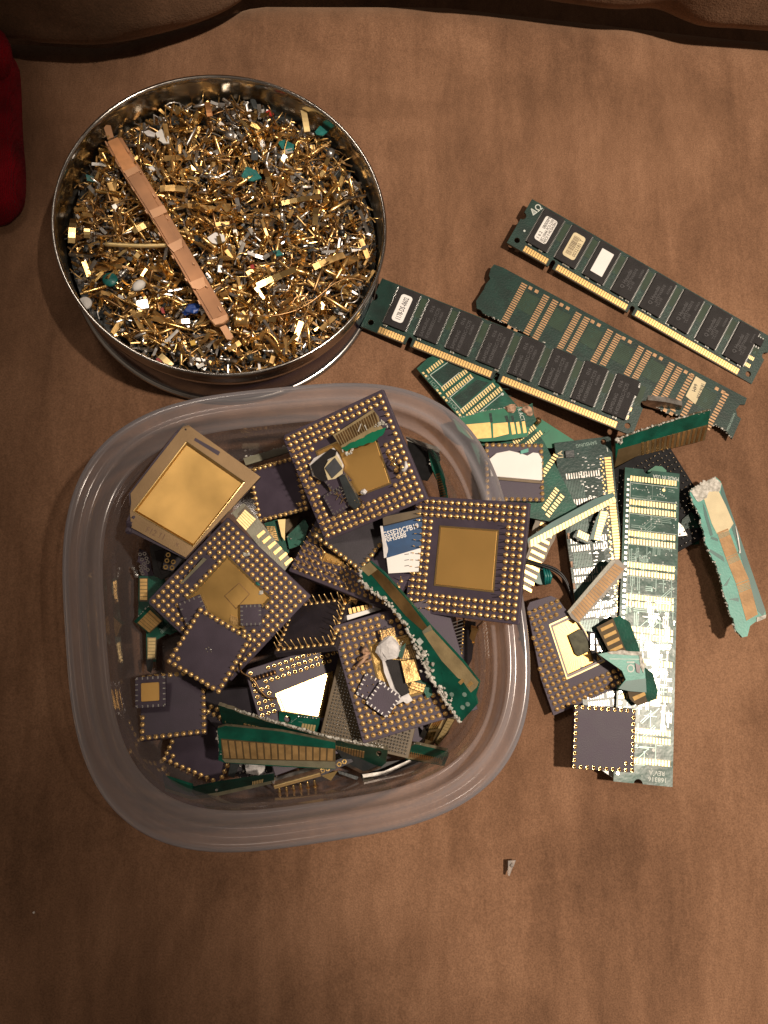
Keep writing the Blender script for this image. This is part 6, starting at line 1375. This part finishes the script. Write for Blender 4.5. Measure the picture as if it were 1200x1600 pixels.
poly_tin('red_bit', 'tiny dark red bit near the top right of the tin scrap', 'bit', [(415,174),(421,171),(428,178),(422,182)], 'red', 3.2)
poly_tin('red_bit', 'tiny red bit near the white bead in the lower left scrap', 'bit', [(250,482),(255,480),(258,490),(253,489)], 'red', 3.0)
poly_tin('red_bit', 'tiny red bit at the near wall of the tin beside a bright gold strip', 'bit', [(244,560),(252,558),(254,566),(245,568)], 'red', 2.5)
poly_tin('yellow_bit', 'tiny yellow bit in the bottom of the tin scrap', 'bit', [(296,533),(304,531),(307,538),(299,540)], 'yellow', 3.0)
poly_tin('pink_bit', 'tiny pink bit right of the copper bar lower half', 'bit', [(391,414),(396,413),(398,419),(392,420)], 'red', 3.2)
def strip_tin(label, a, b, w, m, dz=3.2, nm='long_flat_contact', bend=.6):
    f = tinf((a[0]+b[0])/2, (a[1]+b[1])/2, dz, b[0], b[1]); p, q = f.loc(*a), f.loc(*b); mb = MB(); n = 5
    pts = [(p[0]+(q[0]-p[0])*i/n, 0, bend*math.sin(math.pi*i/n)) for i in range(n+1)]; vs = [(x, dy*w/2, z+dz_) for x, y, z in pts for dy in (-1, 1) for dz_ in (-.2, .2)]; fs = []
    for i in range(n): a_ = i*4; b_ = a_+4; fs += [(a_, b_, b_+2, a_+2), (a_+1, a_+3, b_+3, b_+1), (a_, a_+1, b_+1, b_), (a_+2, b_+2, b_+3, a_+3)]
    mb.add(vs, fs+[(0, 2, 3, 1), (n*4, n*4+1, n*4+3, n*4+2)]); return single(nm, label, 'contact', mb, m, f)
strip_tin('pale gold strip standing upright near the top right wall of the tin', (474,172), (480,206), 2.6, 'contact_pale', 4)
strip_tin('broad bright gold strip below and right of the copper bar', (402,447), (462,421), 2.6, 'gold_bright', 3.6)
strip_tin('long smooth gold strip upper right of centre ending in a dark tip', (440,318), (500,308), 2.2, 'gold_bright', 3.6)
strip_tin('broad dull gold strip sloping up toward the right wall', (490,418), (538,398), 2.8, 'brass', 3.6)
strip_tin('narrow gold strip with a square end in the right scrap', (492,352), (494,325), 2.4, 'gold_bright', 3.6)
strip_tin('upright bright gold strip at the far left of the scrap', (112,380), (115,342), 2.8, 'gold_bright', 3.4)
strip_tin('second upright bright gold strip, just right of the far left one', (136,372), (137,350), 2.4, 'gold_bright', 3.4)
strip_tin('bright gold strip touching the copper bar from the left', (208,362), (240,347), 2.8, 'gold_bright', 3.4)
strip_tin('pale gold strip at the near wall of the tin', (250,555), (268,572), 2.4, 'contact_pale', 2.6)
strip_tin('glossy pointed gold blade right of the teal triangular shard', (414,264), (424,300), 1.9, 'gold_bright', 3.8, 'gold_strip_pointed')
strip_tin('gold strip with a rolled orange top near the far wall', (324,160), (328,182), 2.4, 'copper', 4.0)
strip_tin('broad flat gold strip leading away from the copper bar upper part', (250,295), (290,296), 2.8, 'brass', 3.2)
f = tinf(214, 386, 3.6, 262, 390); a, b = f.loc(165, 383), f.loc(278, 384); single('long_rod', 'long pale gold rod crossing under the copper bar', 'rod', MB().tube(resample([(a[0], a[1], .8), ((a[0]+b[0])/2, (a[1]+b[1])/2-.7, .9), (b[0], b[1], .8)], 12), .95, 7), 'contact_pale', f)
tin_piece('gold_barrel', 'squat gold barrel right of the copper bar lower tip', 'barrel', MB().lathe([(0, -2.7), (2.9, -2.7), (3.1, -2.3), (2.5, -1.8), (2.5, 1.8), (3.1, 2.3), (2.9, 2.8), (0, 2.6)], 16, T=ROTX), 'brass', 379, 501, 3.4, 400, 504)
tin_piece('steel_barrel', 'small grey steel cylinder near the top of the tin scrap', 'barrel', MB().lathe([(0, -1.9), (1.7, -1.9), (1.8, 1.7), (0, 1.9)], 12, T=ROTX), 'nickel', 359, 212, 3.4, 370, 214)
tin_piece('steel_barrel', 'small grey steel cylinder near the right wall of the tin', 'barrel', MB().lathe([(0, -1.9), (1.6, -1.9), (1.7, 1.7), (0, 1.9)], 12, T=ROTX), 'nickel', 516, 240, 3.4, 520, 228)
def wire_tin(label, pts, r, m='bronze', dz=4.2, nm='long_wire'):
    f = tinf(*pts[0], dz); g = [(*f.loc(x, y), .6*math.sin(i*1.3)) for i, (x, y) in enumerate(pts)]; return single(nm, label, 'wire', MB().tube(resample(g, 8*len(pts)), r, 5), m, f)
wire_tin('long thin bronze wire looping through the right lower scrap toward the wall', [(388,478),(398,492),(425,494),(462,484),(490,468),(520,445),(545,436),(568,440)], .3, 'bronze', 4.4)
wire_tin('round loop of thin wire in the lower right scrap near the wall', [(536,470),(533,458),(538,447),(550,444),(560,451),(561,464),(553,473),(541,473)], .28, 'nickel', 4.6, 'wire_loop')
wire_tin('double loop of bronze wire in the middle of the lower right scrap', [(455,478),(462,466),(476,463),(482,474),(478,488),(468,498),(461,494),(470,476),(486,468),(498,470)], .3, 'bronze', 4.6, 'wire_loop')
wire_tin('gold wire bent like a hook above the long bronze wire', [(420,452),(420,464),(428,484),(432,492)], .38, 'gold_bright', 4.6)
wire_tin('thin gold wire running from the far wall down toward the teal triangular shard', [(362,158),(370,178),(382,200),(396,226)], .3, 'gold', 4.6)
wire_tin('gold wire curving from the copper bar toward the upper right scrap', [(262,272),(280,284),(300,284),(312,290)], .42, 'brass', 4.0)
wire_tin('thin ring of gold wire right of the upper teal shard', [(462,228),(466,222),(476,223),(481,232),(478,244),(468,250)], .25, 'gold', 4.6, 'wire_loop')
# the taped copper bar
bar = tinup(260, 360, 31.0, 343, 505)
t = thing('taped_copper_bar', 'long copper coloured bar bound with yellowed tape lying across the scrap', 'bar', bar)
part('lower_strip', MB().slab(L(bar, [(164,224),(176,218),(190,214),(212,250),(274,352),(357,494),(346,500),(330,503),(243,352),(196,278)]), -1.6, 0, .2), 'tape', t)
part('upper_strip', MB().slab(L(bar, [(168,223),(184,216),(206,250),(248,322),(266,352),(346,495),(334,501),(246,352),(198,276)]), 0, .7, .2), 'tape', t)
part('dull_section', MB().prism(L(bar, [(169,223),(184,216),(206,250),(214,264),(194,272)]), .6, .76), 'copper', t)
for q in ([(194,270),(214,261),(219,269),(200,279)], [(234,331),(256,322),(262,333),(240,343)], [(262,385),(284,374),(286,388),(272,396)], [(296,443),(318,434),(322,448),(312,454),(301,452)]): part('tape_band', MB().prism(L(bar, q), .68, .95), 'tape_pale', t)
mb = MB(); rr = random.Random(2)
for k in range(16):
    s_ = k/16; x, y = 178+165*s_, 222+283*s_; ox = 11 if k % 2 else -11; c = bar.loc(x+ox, y-ox*.35); mb.slab(rrect(rr.uniform(.8, 2.6), .6, .15, 1, c[0], c[1]), -.5, .85, .1)
part('edge_nicks', mb, 'tape_pale', t)
part('top_tab', MB().slab(L(bar, [(162,200),(166,195),(173,196),(178,214),(168,218)]), -.8, .2, .15), 'tape_pale', t)
part('end_block', MB().slab(L(bar, [(329,502),(356,492),(358,500),(350,507),(336,510)]), -.8, 1.2, .3), 'tape_pale', t)
part('bottom_tab', MB().slab(L(bar, [(343,511),(353,507),(365,526),(361,531),(354,530)]), -1, 0, .15), 'tape_pale', t)
